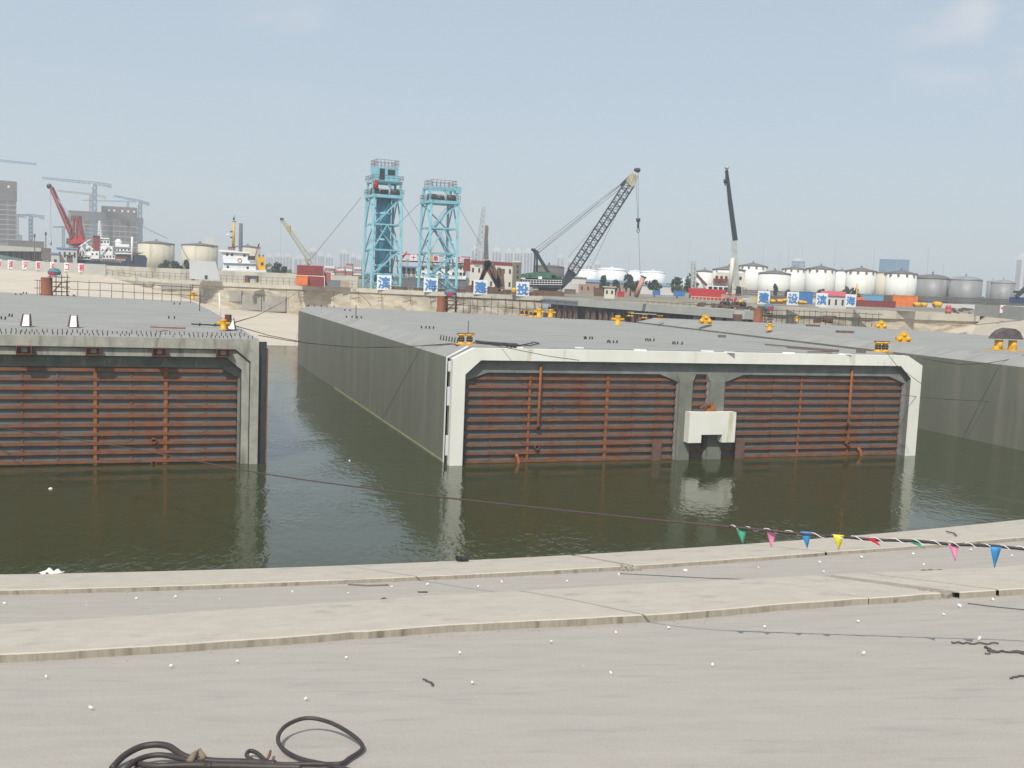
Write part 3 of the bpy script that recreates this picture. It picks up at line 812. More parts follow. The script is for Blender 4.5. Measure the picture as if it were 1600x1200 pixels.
b = MB(); b.cbox(c + Vector((-.06, -.09, .2)), .7, .06, .3, -.9); b.build('notice_mark', m_charr, pr)
# beam quay on sheet piles
bq = thing('pile_quay', D(1000, 500, 190), 'concrete capping beam on brown rusty sheet piles between two tunnel elements', 'pile quay')
A_, B_ = Vector((D(850, hor(850), 216).x, 216, 0)), Vector((D(1166, hor(1166), 160).x, 160, 0))
dirn = (B_ - A_).normalized(); nrm = Vector((dirn.y, -dirn.x, 0)) * -1
if nrm.y > 0: nrm = -nrm
b = MB(); b.prism([A_ + Vector((0, 0, 7.35)), B_ + Vector((0, 0, 7.35)), B_ + Vector((0, 0, ZQ + .02)), A_ + Vector((0, 0, ZQ + .02))], -nrm * 2.2)
b.prism([B_ + Vector((0, 0, 7.35)), B_ + Vector((1.2, 6, 7.35)), B_ + Vector((1.2, 6, ZQ + .02)), B_ + Vector((0, 0, ZQ + .02))], (-1.5, .3, 0))
b.build('capping_beam', m_parag, bq)
L = (B_ - A_).length
b = MB(); b.prism([A_ + nrm * .08 + Vector((0, 0, 7.3)), A_ + nrm * .08 + dirn * 14 + Vector((0, 0, 7.3)), A_ + nrm * .08 + dirn * 14 + Vector((0, 0, 8.3)), A_ + nrm * .08 + Vector((0, 0, 8.3))], -nrm * .3)
b.build('steel_plate', mat('blue grey plate', (.17, .20, .24), None, .6), bq)
npile = 44
for i in range(npile):
    s = 1.0 + i * (L * .76 / npile)
    if i in (11, 12, 17, 26, 27, 33): continue
    p = A_ + dirn * s - nrm * (.9 + .35 * (i % 2)); w_ = .62; q = MB()
    hgt = 7.3
    pr_ = [p + Vector((0, 0, -1.5)), p + dirn * w_ * .3 + nrm * .35 + Vector((0, 0, -1.5)), p + dirn * w_ * .8 + nrm * .35 + Vector((0, 0, -1.5)), p + dirn * w_ * 1.1 + Vector((0, 0, -1.5))]
    q.prism(pr_, (0, 0, hgt + 1.5 - rnd.uniform(.1, .8)))
    q.build('sheet_pile', [m_pile, m_plate, m_brownrust][i % 3], bq)
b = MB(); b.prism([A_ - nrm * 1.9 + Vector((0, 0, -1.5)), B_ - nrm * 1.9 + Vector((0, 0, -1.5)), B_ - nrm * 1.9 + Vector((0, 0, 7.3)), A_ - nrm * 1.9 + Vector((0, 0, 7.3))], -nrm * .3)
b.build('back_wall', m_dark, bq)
for i in range(5):
    s = L * (.79 + .045 * i); p = A_ + dirn * s - nrm * .6
    q = MB(); q.prism([p + Vector((0, 0, 7.3)), p + dirn * 1.6 + Vector((0, 0, 7.3)), p + dirn * .2 + nrm * 1.5 + Vector((0, 0, -1)), p - dirn * 1.6 + nrm * 1.5 + Vector((0, 0, -1))], -nrm * .5)
    q.build('sloping_strut', m_quayg, bq)
q = MB(); q.cbox(B_ + Vector((-1.2, -.6, 3.4)), 1.3, .8, 9.4); q.build('steel_pile', m_brownrust, bq)

# ------------------------------------------------------------------ generic builders for the background
def tank(u0, u1, vtop, vbase, d, m, mroof, label, group, rise=.12, dome=False, ladder=False, rim=False):
    uc = (u0 + u1) / 2; k = d / F; r = (u1 - u0) * k / 2
    c = D(uc, hor(uc), d + r); c.x = D(uc, hor(uc), d).x; c.z = ZQ
    top = D(uc, vtop, d).z
    root = thing('storage_tank', c, label, 'storage tank', group)
    b = MB(); b.lathe(c, [(r, -.5), (r, top - ZQ)], 40); b.build('shell', m, root)
    b = MB(); h = r * rise * 2
    prof = [(r * 1.02, top - ZQ + .02)] + [(r * math.cos(a) * 1.02, top - ZQ + .02 + h * math.sin(a)) for a in (.3, .6, .9, 1.2, 1.5)] if dome else [(r * 1.03, top - ZQ + .01), (r * 1.03, top - ZQ + .3), (r * .08, top - ZQ + .3 + h)]
    b.lathe(c, prof, 40); b.build('roof', mroof, root)
    b = MB(); b.lathe(c + Vector((0, 0, 0)), [(r * .05, top - ZQ + h), (r * .05, top - ZQ + h + 1.0)], 8); b.build('roof_vent', mroof, root)
    if rim:
        b = MB()
        for a in range(0, 360, 30):
            b.cbox(c + Vector((r * 1.03 * math.cos(R(a)), r * 1.03 * math.sin(R(a)), top - ZQ - .3)), .7, .7, .8)
        o = b.build('roof_bracket', mroof, root); o['kind'] = 'stuff'
    if ladder:
        b = MB(); pts = []
        for i in range(15):
            a = R(-150 + i * 6); pts.append(c + Vector(((r + .3) * math.cos(a), (r + .3) * math.sin(a), (top - ZQ) * (1 - i / 14))))
        b.tube(pts, .13, 4); b.build('stair', m_troof, root)
    return root
def block(u0, u1, vt, vb, d, depth, m, mroof, label, cat='building', name='building', rows=0, cols=0, yaw=0.0, group=None, roofh=.4, wm=None, ww=.5, wh=.5, base=None, eave=.3, parts=True):
    k = d / F; uc = (u0 + u1) / 2
    w_ = (u1 - u0) * k; z0 = (D(uc, vb, d).z if base is None else base); z1 = D(uc, vt, d).z; h = z1 - z0
    xx = D(uc, hor(uc), d).x
    if not yaw: yaw = math.atan2(-xx, d); w_ /= math.cos(yaw)
    T = Matrix.Translation(Vector((xx, d, z0))) @ Matrix.Rotation(yaw, 4, 'Z')
    root = thing(name, T @ Vector((0, depth / 2, 0)), label, cat, group)
    b = MB(T); b.box(-w_ / 2, w_ / 2, 0, depth, -.3, h); b.build('wall', m, root)
    if roofh:
        b = MB(T); b.box(-w_ / 2 - eave, w_ / 2 + eave, -eave, depth + eave, h + .01, h + roofh); b.build('roof', mroof, root)
    wm = wm or m_glass
    for i in range(rows):
        for j in range(cols):
            cx = -w_ / 2 + w_ * (j + .5) / cols; cz = h * (i + .5) / rows
            a, c = w_ / cols * ww / 2, h / rows * wh / 2
            q = MB(T); q.box(cx - a, cx + a, -.06, .05, cz - c, cz + c); q.build('window', wm, root)
    return root, T, w_, h
def hoist(a, c, r=.05, n=2):
    return MB().tube([a, c], r, 4)

# ------------------------------------------------------------------ two cyan lattice towers
def post_px(pts, d, w, b): 
    for a, c in pts: b.bar(D(*a, d), D(*c, d), w)
def cyan_tower(uL, uR, levels, vb, label, drum, cabin):
    """levels: list of v heights (top platform first)"""
    dN = 236.0; k = dN / F
    Lp, Rp = D(uL, vb, dN), D(uR, vb, dN)
    W_ = (Rp - Lp).length; base = Vector(((Lp.x + Rp.x) / 2 * (1 + W_ / 2 / dN), dN + W_ / 2, ZQ))
    root = thing('lattice_tower', base, label, 'lattice tower', 'cyan lattice towers on the quay')
    rot = Matrix.Rotation(R(24), 3, 'Z'); h2 = W_ * .37
    corner = [rot @ Vector((sx * h2, sy * h2, 0)) for sx, sy in ((-1, -1), (1, -1), (1, 1), (-1, 1))]
    zs = [D((uL + uR) / 2, v, dN).z for v in levels]; z0 = ZQ
    tap = lambda z: 1.0 + .06 * (1 - (z - z0) / (zs[0] - z0))
    for i, c in enumerate(corner):
        q = MB(); q.bar(base + Vector((c.x * 1.06, c.y * 1.06, 0)), Vector((base.x + c.x, base.y + c.y, zs[0])), .55); q.build('leg', m_cyan, root)
    zz = [z0 + .5] + zs[::-1]
    for i in range(len(zz) - 1):
        for j in range(4):
            a, c = corner[j], corner[(j + 1) % 4]
            q = MB(); za, zb = zz[i], zz[i + 1]
            pa, pc = Vector((base.x + a.x, base.y + a.y, 0)), Vector((base.x + c.x, base.y + c.y, 0))
            mid_ = (pa + pc) / 2
            if (i + j) % 2: q.bar(pa + Vector((0, 0, za)), pc + Vector((0, 0, zb)), .26)
            else:
                q.bar(mid_ + Vector((0, 0, zb)), pa + Vector((0, 0, za)), .26); q.bar(mid_ + Vector((0, 0, zb)), pc + Vector((0, 0, za)), .26)
            q.build('brace', m_cyan, root)
            q = MB(); q.bar(pa + Vector((0, 0, za)), pc + Vector((0, 0, za)), .34); q.build('girt', m_cyan, root)
    q = MB(); zt = zs[0]; s = W_ * .5
    T = Matrix.Translation(base) @ Matrix.Rotation(R(24), 4, 'Z')
    q = MB(T); q.box(-s * .83, s * .83, -s * .83, s * .83, zt - z0, zt - z0 + .7); plat = q.build('platform', m_cyan, root)
    def rail(T, s, zb, hh, parent, m=m_pipe, nm='railing'):
        q = MB(T)
        for e in range(4):
            c0 = [(-s, -s), (s, -s), (s, s), (-s, s)][e]; c1_ = [(-s, -s), (s, -s), (s, s), (-s, s)][(e + 1) % 4]
            for f in (0.5, 1.0): q.bar((c0[0], c0[1], zb + hh * f), (c1_[0], c1_[1], zb + hh * f), .07)
            for i in range(6):
                t = i / 6; x_, y_ = c0[0] + (c1_[0] - c0[0]) * t, c0[1] + (c1_[1] - c0[1]) * t
                q.bar((x_, y_, zb), (x_, y_, zb + hh), .07)
        return q.build(nm, m, parent)
    rail(T, s * .83, zt - z0 + .7, 1.2, root)
    # winches on the platform
    for dx, dy, rr in ((-s * .6, -s * .4, .75), (s * .45, -s * .45, .85), (s * .1, s * .3, .8)):
        q = MB(T); q.tube([(dx - .9, dy, zt - z0 + 1.5), (dx + .9, dy, zt - z0 + 1.5)], rr * .85, 10); q.box(dx - 1.1, dx + 1.1, dy - .6, dy + .6, zt - z0 + .7, zt - z0 + 1.1); q.build('winch', m_dark, root)
    # upper portal frame
    zp = zt - z0 + .7
    up = 2.9 if cabin else 2.8
    for sx, sy in ((-1, -1), (1, -1), (1, 1), (-1, 1)):
        q = MB(T); q.bar((sx * s * .75, sy * s * .5, zp), (sx * s * .75, sy * s * .5, zp + up), .5); q.build('portal_post', m_cyan, root)
    q = MB(T)
    for sy in (-1, 1): q.bar((-s * .8, sy * s * .5, zp + up), (s * .8, sy * s * .5, zp + up), .6)
    for sx in (-1, 1): q.bar((sx * s * .75, -s * .5, zp + up), (sx * s * .75, s * .5, zp + up), .5)
    q.bar((0, -s * .5, zp + up), (s * .55, -s * .5, zp), .4)
    q.build('portal_beam', m_cyan, root)
    zc = zp + up + .3
    if cabin:
        q = MB(T); q.box(-s * .6, s * .6, -s * .5, s * .5, zc, zc + 3.1); cb = q.build('cabin', m_cyan, root)
        for x0_, x1_, za, zb_ in ((-.42, -.14, .2, 2.7), (.02, .42, 1.4, 2.6)):
            q = MB(T); q.box(s * x0_, s * x1_, -s * .5 - .08, -s * .5 + .05, zc + za, zc + zb_); q.build('window', m_glass, cb)
        q = MB(T); q.box(-s * .8, s * .8, -s * .62, s * .62, zc - .28, zc); q.build('cabin_deck', m_cyan, root)
        rail(T, s * .8, zc, 1.1, root)
        rail(T, s * .58, zc + 3.1, 1.6, root, nm='roof_railing')
    else:
        rail(T, s * .66, zc, 1.5, root, nm='roof_railing')
        q = MB(T); q.box(s * .66, s * .95, -s * .6, -s * .2, zc - 1.2, zc + .3); q.build('control_box', m_cyan, root)
    if drum:
        q = MB(); q.lathe(base, [(1.75, .8), (1.75, zs[1] - z0 + 1), (1.75, zt - z0)], 20); q.build('steel_drum', m_blued, root)
        for zz_ in (5.0, 11, 17): 
            q = MB(); q.lathe(base, [(1.95, zz_), (1.95, zz_ + .5)], 20); q.build('drum_collar', m_cyan, root)
    # zigzag stair
    n = len(zz) - 1
    for i in range(n):
        za, zb_ = zz[i] - z0, zz[i + 1] - z0
        xa, xb = (-s * .45, s * .5) if i % 2 else (s * .5, -s * .45)
        q = MB(T)
        for yy in (-s * .62, -s * .38):
            q.bar((xa, yy, za), (xb, yy, zb_ - .4), .22)
            q.bar((xa, yy, za + 1.1), (xb, yy, zb_ + .7), .07)
        for j in range(9):
            f = (j + .5) / 9; q.box(xa + (xb - xa) * f - .18, xa + (xb - xa) * f + .18, -s * .6, -s * .4, za + (zb_ - .4 - za) * f - .03, za + (zb_ - .4 - za) * f + .03)
        q.box(xb - .7, xb + .7, -s * .65, -s * .35, zb_ - .45, zb_ - .35)
        q.build('stair', m_cyan, root)
    return root, T, s, zp
t1, T1, s1, zp1 = cyan_tower(566, 626, (308, 350, 390, 428), 447, 'taller cyan lattice tower with blue drum inside and a cabin on top', True, True)
t2, T2, s2, zp2 = cyan_tower(653, 713, (317, 356, 395, 430), 450, 'shorter cyan lattice tower with winches and no cabin, right of the taller one', False, False)
q = MB(T1); q.tube([(-s1 * .62, -s1 * .5, zp1 + 1.3), (-s1 * .62, -s1 * .5, zp1 + 3.2)], .7, 10); q.build('red_drum', m_red, t1)
# guy wires
def wire(pts, r, label, name='wire', m=None, sag=0.0, n=14, group=None, cat='cable'):
    a, c = pts[0], pts[-1]
    if len(pts) == 2:
        pts = [a + (c - a) * (i / n) - Vector((0, 0, sag * 4 * (i / n) * (1 - i / n))) for i in range(n + 1)]
    b = MB(); b.tube(pts, r, 5)
    return tag(b.build(name, m or m_rope), label, cat, group)
wire([D(565, 308, 234), D(488, 402, 215)], .05, 'thin guy wire running down left from the taller cyan tower')
wire([D(626, 312, 234), D(690, 425, 230)], .045, 'thin guy wire crossing between the two cyan towers')
wire([D(655, 318, 234), D(600, 372, 232)], .045, 'thin wire between the upper parts of both cyan towers')
wire([D(714, 318, 234), D(752, 384, 228)], .045, 'thin guy wire running down right from the shorter cyan tower')

# ------------------------------------------------------------------ crawler crane, green with dark lattice boom
dC = 232.0
def C(u, v, dd=0.0): return D(u, v, dC + dd)
cr = thing('crawler_crane', C(860, 458, 4), 'green crawler crane with long dark lattice boom rising to the right', 'crane')
cz = ZQ
q = MB(); q.prism([C(812, 448), C(876, 449), C(884, 445), C(882, 436), C(814, 434)], (0, 6.5, 0)); q.build('turntable_deck', m_dark, cr)
q = MB(); q.prism([C(814, 444), C(868, 446), C(868, 427), C(845, 424), C(814, 428)], (0, 6, 0)); hs = q.build('machine_house', m_green, cr)
q = MB(); q.prism([C(862, 446), C(878, 446), C(878, 431), C(862, 430)], (0, 3, 0)); cb = q.build('cab', m_green, cr)
for u0 in (863, 868, 873):
    q = MB(); q.prism([C(u0, 441, -.06), C(u0 + 3.6, 441, -.06), C(u0 + 3.6, 433, -.06), C(u0, 433, -.06)], (0, .1, 0)); q.build('window', m_glass, cb)
for u0, u1, v0, v1 in ((826, 831, 430, 432), (841, 847, 432, 436)):
    q = MB(); q.prism([C(u0, v0, -.05), C(u1, v0, -.05), C(u1, v1, -.05), C(u0, v1, -.05)], (0, .1, 0)); q.build('vent', m_dark if u0 < 830 else m_purew, hs)
q = MB(); q.prism([C(814, 434.0, -.06), C(821, 434.2, -.06), C(821, 435.8, -.06), C(814, 435.6, -.06)], (0, .1, 0)); q.build('white_stripe', m_purew, hs)
q = MB()
for f in (0, .5, 1): q.bar(C(816, 437 + f * 7, -.5), C(878, 438 + f * 7, -.5), .1)
for i in range(15): q.bar(C(816 + i * 4.4, 437 + i * .07, -.5), C(816 + i * 4.4, 445, -.5), .08)
q.build('railing', m_purew, cr)
q = MB(); q.prism([C(840, 449, .5), C(874, 450, .5), C(870, 456, .5), C(842, 455, .5)], (0, 5, 0)); q.build('carbody', m_dark, cr)
for dy in (-.5, 5):
    q = MB(); cc = C(857, 457, dy); T = Matrix.Translation(Vector((cc.x, cc.y, ZQ)))
    pts_ = [(-3.6, 0, .2), (-3.2, 0, 0), (3.2, 0, 0), (3.6, 0, .2), (3.7, 0, .7), (3.2, 0, 1.1), (-3.2, 0, 1.1), (-3.7, 0, .7)]
    q.T = T; q.prism(pts_, (0, 1.1, 0)); q.build('crawler_track', m_brownrust, cr)
bt, tp_ = C(876, 446, 1.2), C(998, 265, 1.2)
q = MB(); q.lattice(C(894, 425, 1.2), C(984, 287, 1.2), 2.3, 2.2, .24, 26, .11); q.bar(C(893, 425, 1.2), C(984, 287, 1.2), .26); q.build('lattice_boom', m_boom, cr)
def taper(a, c, wa, wb, th):
    t = (c - a).normalized(); y = t.cross(Vector((0, 1, 0))).normalized()
    q = MB(); q.prism([a + y * wa / 2, a - y * wa / 2, c - y * wb / 2, c + y * wb / 2], (0, th, 0)); return q
q = taper(C(877, 449, .4), C(895, 424, .4), 1.0, 2.5, 1.6); q.build('boom_foot', m_boom, cr)
q = taper(C(983, 289, .6), C(993, 272, .6), 2.3, 1.6, 1.2); q.build('boom_head', mat('worn cream paint', (.55, .50, .34), (.3, .26, .18), .7), cr)
q = MB(); q.tube([C(997, 266, .2), C(997, 266, 1.8)], .55, 12); q.tube([C(993.5, 265.5, .2), C(993.5, 265.5, 1.8)], .45, 12); q.build('sheave', m_boom, cr)
q = MB(); q.tube([C(990, 272, 1), C(972, 288, 1)], .38, 6); q.tube([C(971, 286, 1), C(975, 290, 1)], .5, 6); q.build('pendant_bar', m_boom, cr)
q = MB(); q.bar(C(838, 395, 1), C(858, 428, 1), .75); q.bar(C(836, 398, 1), C(834.5, 428, 1), .4); q.bar(C(839, 400, 3), C(839, 428, 3), .4)
q.prism([C(832, 390, .4), C(835, 388, .4), C(843, 394, .4), C(838, 400, .4), C(835, 400, .4)], (0, 1.2, 0)); q.tube([C(832, 390, .2), C(832, 390, 2)], .35, 8); q.build('gantry', m_boom, cr)
for a, c in (((836, 389), (972, 286)), ((842, 394), (972, 287)), ((842, 395), (975, 290)), ((838, 393), (971, 289))):
    q = MB(); q.tube([C(*a, 1.2), C(*c, 1.2)], .055, 4); q.build('pendant_rope', m_boom, cr)
for a, c in (((997, 270), (997.5, 342)), ((993, 272), (996.5, 342)), ((998, 363), (1000, 427)), ((992, 275), (922, 421)), ((985, 290), (888, 402))):
    q = MB(); q.tube([C(*a, .6), C(*c, .6)], .045, 4); q.build('hoist_rope', m_boom, cr)
q = MB(); q.tube([C(997, 341, .6), C(997.4, 346, .6)], .5, 8); q.tube([C(997.4, 346, .6), C(997, 356, .6)], .25, 6); q.tube([C(997, 356, .6), C(995, 362, .6), C(997, 364, .6), C(999, 361, .6), C(998, 355, .6)], .1, 5); q.build('hook_block', m_dark, cr)

# ------------------------------------------------------------------ telescopic truck crane
dM = 183.0
def Mx(u, v, dd=0.0): return D(u, v, dM + dd)
mc = thing('mobile_crane', Mx(1150, 474, 1), 'white truck crane with dark telescopic boom pointing almost straight up', 'crane')
def seg(a, c, wa, wb, th, m, nm, parent=mc):
    q = taper(a, c, wa, wb, th); return fix_normals(q.build(nm, m, parent))
seg(Mx(1149.5, 376), Mx(1141, 312), 0.78, .68, .7, m_boom, 'boom_section')
seg(Mx(1141, 312, .05), Mx(1138, 285, .05), .66, .56, .6, m_boom, 'boom_section')
seg(Mx(1138, 285, .1), Mx(1135.5, 266, .1), .55, .48, .5, m_boom, 'boom_section')
seg(Mx(1151, 452, -.1), Mx(1147, 376, -.1), 1.15, .95, 1.0, mat('pale crane paint', (.46, .47, .44), (.38, .39, .36), .5), 'boom_base')
q = MB(); q.tube([Mx(1133.4, 263), Mx(1135.5, 261.5), Mx(1138, 264)], .35, 8); q.build('boom_head', m_mast, mc)
q = MB(); q.tube([Mx(1134, 266), Mx(1133.2, 280)], .045, 4); q.tube([Mx(1133.2, 280), Mx(1133, 286)], .28, 6); q.tube([Mx(1133, 286), Mx(1133, 290)], .12, 6); q.build('hook_block', m_boom, mc)
q = MB(); q.tube([Mx(1140, 455, -.3), Mx(1145, 403, -.3)], .38, 8); q.build('lift_cylinder', m_wallb, mc)
q = MB(); q.prism([Mx(1134, 459), Mx(1160, 460), Mx(1159, 452), Mx(1152, 446), Mx(1142, 448)], (0, 2.5, 0)); q.build('superstructure', m_wallb, mc)
q = MB(); q.prism([Mx(1149, 459, -.3), Mx(1159, 459, -.3), Mx(1158, 448, -.3), Mx(1151, 447, -.3)], (0, 1.4, 0)); cb = q.build('cab', m_dark, mc)
q = MB(); q.prism([Mx(1152, 456, -.38), Mx(1157, 456, -.38), Mx(1156.5, 449, -.38), Mx(1152.5, 449, -.38)], (0, .1, 0)); q.build('window', m_glass, cb)
q = MB(); q.prism([Mx(1127, 464.5), Mx(1168, 466), Mx(1168, 461), Mx(1127, 460)], (0, 2.6, 0)); q.build('chassis', mat('pink grey chassis', (.38, .30, .28), None, .6), mc)
for u in (1131, 1138, 1149, 1156, 1163):
    q = MB(); cc = Mx(u, hor(u)); cc.z = 9.25; q.tube([cc + Vector((0, -.15, 0)), cc + Vector((0, .35, 0))], .55, 12); q.build('wheel', m_black, mc)

# ------------------------------------------------------------------ rusty grab dredger parts behind the signs
dG = 238.0
def G(u, v, dd=0.0): return D(u, v, dG + dd)
gr = thing('piling_machine', G(762, 458, 2), 'rusty brown A-frame machine with a tall thick mast behind the sign panels', 'pile driving frame')
q = taper(G(759, 405), G(760, 353), 5.6 * .9, 2.6, 1.6) if False else MB().prism([G(755.5, 405), G(763.5, 405), G(762.5, 372), G(763.5, 356), G(762, 352), G(758, 352), G(756.8, 372)], (0, 1.6, 0)); q.build('mast', mat('grey brown mast', (.12, .12, .11), (.22, .15, .11), .8, scale=.25, sx=(1, 1, .5)), gr)
for a, c in (((761, 407), (748, 450)), ((762, 407), (779, 452)), ((767, 408), (750, 440)), ((756, 410), (777, 446)), ((768, 410), (783, 448)), ((784, 420), (786, 452)), ((780, 418), (779, 450))):
    q = MB(); q.bar(G(*a, 1), G(*c, 1), .85); q.build('leg', m_brownrust, gr)
q = MB(); q.bar(G(736, 409, 1.5), G(801, 413, 1.5), .75); q.build('cross_beam', m_dred, gr)
q = MB()
for i in range(9): q.cbox(G(735 + i * 7 + rnd.uniform(-2, 2), 455 + rnd.uniform(-4, 3), rnd.uniform(0, 3)), rnd.uniform(.8, 2), 1.5, rnd.uniform(.8, 1.8), rnd.random())
q.build('machinery', m_brownrust, gr)['kind'] = 'stuff'
q = MB(); q.lattice(D(747, 410, 300), D(756, 322, 300), 2.2, .8, .22, 22, .12)
tag(q.build('lattice_jib', m_mast), 'thin pale lattice jib standing left of the thick rusty mast', 'crane jib')
lb_ = thing('lattice_crane', D(480, 425, 330), 'small yellow lattice crane jib leaning left, above the red containers', 'crane')
q = MB(); q.lattice(D(483, 405, 330), D(441, 344, 330), 1.5, .7, .14, 20, .07); q.build('jib', mat('pale yellow lattice', (.42, .38, .24), None, .6), lb_)
q = MB(); q.cbox(D(451, 357, 330), 1.1, 1.0, 1.8); q.build('yellow_section', mat('dull yellow', (.45, .33, .08), None, .6), lb_)
q = MB(); q.cbox(D(440.5, 342.5, 330), 1.0, .8, .8); q.build('jib_head', m_dark, lb_)
q = MB(); q.tube([D(439, 345, 330), D(438, 400, 330)], .06, 4); q.build('hoist_rope', m_mast, lb_)
q = MB(); q.prism([D(476, 404, 331), D(489, 405, 331), D(490, 412, 331), D(474, 412, 331)], (0, 4, 0)); q.bar(D(482, 409, 332), Vector((D(482, 409, 332).x, 332, ZQ)), .8); q.build('machine_house', m_wall, lb_)
# ------------------------------------------------------------------ storage tanks
GT = 'white storage tanks of the right tank farm'
# (u0, u1, vtop, d, label)
tank(1088, 1116, 425, 460, 430, m_tank, m_troof, 'white tank with grey roof, furthest left of the right tank farm', GT, ladder=True)
tank(1117, 1168, 422, 460, 395, m_tank, m_troof, 'white tank directly behind the telescopic truck crane', GT, rise=.11, ladder=True)
tank(1158, 1201, 416, 470, 440, m_tank, m_troof, 'tall white tank just right of the truck crane boom', GT, rise=.11, rim=True)
tank(1190, 1240, 428, 470, 380, m_tank, m_troof, 'lower wide white tank with vent post, in front of the tall ones', GT, rise=.10)
tank(1226, 1263, 421, 470, 450, m_tank, m_troof, 'white tank partly behind the lower wide tank', GT, rise=.10, rim=True)
tank(1264, 1310, 421, 470, 385, m_tank, m_troof, 'white tank with dark conical roof behind the red roofed cabin', GT, rise=.11, rim=True)
tank(1304, 1330, 424, 470, 455, m_tank, m_troof, 'cream tank set back between two larger white tanks', GT, rise=.09)
tank(1328, 1374, 424, 470, 388, m_tank, m_troof, 'white tank behind the bushes near the yellow pole', GT, rise=.11, rim=True)
tank(1370, 1393, 427, 470, 455, m_cream, m_troof, 'cream tank set back behind the orange container', GT, rise=.09)
tank(1391, 1438, 428, 470, 372, m_tank, m_troof, 'rightmost white tank beside the dark grey tank', GT, rise=.11, rim=True)
GG = 'grey steel tanks at the right'
tank(1439, 1492, 436, 480, 390, m_tankg, m_troof, 'dark grey steel tank right next to the white ones', GG, rise=.14, dome=True)
tank(1493, 1542, 438, 485, 380, m_tankg, m_tankg, 'streaked grey steel tank with domed roof, second grey one', GG, rise=.13, dome=True)
tank(1544, 1560, 440, 485, 420, m_tankg, m_tankg, 'narrow grey tank between two larger grey tanks', GG, rise=.1, dome=True)
tank(1556, 1592, 443, 485, 400, m_tankg, m_tankg, 'light grey tank furthest right in the tank farm', GG, rise=.16, dome=True)
GW = 'bright white domed tanks behind the trees'
tank(903, 937, 423, 445, 640, m_purew, m_purew, 'white domed tank just right of the crane boom foot', GW, dome=True, rise=.07)
tank(934, 980, 422, 445, 600, m_purew, m_purew, 'white domed tank behind the lone round tree', GW, dome=True, rise=.09)
tank(982, 1006, 424, 445, 680, m_purew, m_purew, 'white domed tank mostly hidden by another tank and trees', GW, dome=True, rise=.07)
tank(1002, 1041, 426, 445, 600, m_purew, m_purew, 'rightmost white domed tank above the slanted pink pole', GW, dome=True, rise=.08)
tank(833, 882, 417, 440, 420, m_tankd, m_tankd, 'brown old tank behind the green crane', 'old brown tank', rise=.07, dome=True)
GL = 'cream rusty tanks at the left'
tank(207, 262, 380, 415, 470, m_cream, m_troof, 'cream rust streaked tank behind the bow of the navy ship', GL, rise=.07)
tank(276, 331, 383, 420, 455, m_cream, m_troof, 'cream tank with a dark stair, left of the tug', GL, rise=.06, ladder=True)
tank(362, 401, 386, 420, 520, m_cream, m_troof, 'cream tank hidden behind the tug wheelhouse', GL, rise=.07)

# ------------------------------------------------------------------ city far away
GA = 'white apartment towers on the skyline'
m_apt = mat('pale apartment wall', (.56, .55, .55), (.50, .50, .51), .8, scale=.02)
m_aptw = mat('apartment bays', (.24, .26, .30), (.30, .32, .35), .6, scale=.05)
def apartment(u0, u1, vt, d, label, cols, group=GA, m=m_apt):
    r, T, w_, h = block(u0, u1, vt, hor(u0) + 4, d, 16, m, m_apt, label, 'apartment tower', 'apartment_tower', base=ZQ, roofh=.8, eave=0, group=group)
    for j in range(cols):
        cx = -w_ / 2 + w_ * (j + .5) / cols
        q = MB(T); q.box(cx - w_ / cols * .3, cx + w_ / cols * .3, -.5, .1, 2, h - 2); q.build('window_bay', m_aptw, r)
    q = MB(T); q.box(-w_ * .28, w_ * .22, 3, 10, h + .81, h + 3.8); q.build('roof_house', m_apt, r)
    return r
for i, (a, c, v) in enumerate([(735, 750, 389), (752, 762, 392), (767, 782, 391), (787, 800, 393), (802, 815, 393), (817, 831, 393)]):
    apartment(a, c, v, 1150, ['white apartment tower, first one right of the cyan towers', 'narrow white tower behind the thick rusty mast', 'white apartment tower just right of the rusty mast', 'white apartment tower above the long white building', 'white apartment tower above the white round stair tower', 'white apartment tower left of the green crane gantry'][i], 3)
for i, (a, c, v) in enumerate([(415, 426, 400), (428, 441, 399), (442, 456, 400), (459, 479, 403), (483, 494, 391), (496, 506, 398), (508, 520, 400), (530, 545, 394), (547, 556, 400), (556, 566, 403)]):
    apartment(a, c, v, 1350, ['hazy pale block right of the tug funnel', 'hazy pale block behind the dark bush', 'hazy wide block left of the yellow crane base', 'hazy white slab with bands above the red containers', 'hazy grey tower behind the yellow crane base', 'hazy low tower above the red container', 'hazy block right of the red containers', 'hazy twin topped tower left of the taller cyan tower', 'hazy small block left of the taller cyan tower', 'hazy low block touching the taller cyan tower'][i], 3, 'hazy blocks far behind the yard')
for i, (a, c, v) in enumerate([(622, 640, 402), (716, 733, 404), (868, 880, 401), (885, 897, 408), (900, 925, 413), (928, 938, 411)]):
    apartment(a, c, v, 1500, ['hazy block seen between the cyan towers', 'hazy block left of the thin pale jib', 'hazy tower seen behind the crane boom foot', 'hazy block right behind the dark boom', 'hazy low block above the white domed tanks', 'hazy small block right of the crane boom'][i], 2, 'very distant hazy blocks')
apartment(1235, 1254, 408, 1100, 'hazy blue tower behind the white tanks', 2, 'blue glass buildings', m_glz)
g_, T, w_, h = block(1373, 1414, 405, 470, 900, 30, m_glz, m_glz, 'large hazy blue glass building behind the white tanks', 'office building', 'glass_building', base=ZQ, roofh=0)
apartment(1583, 1604, 402, 900, 'hazy pale tower at the right edge of the picture', 2, 'tower at the right edge')
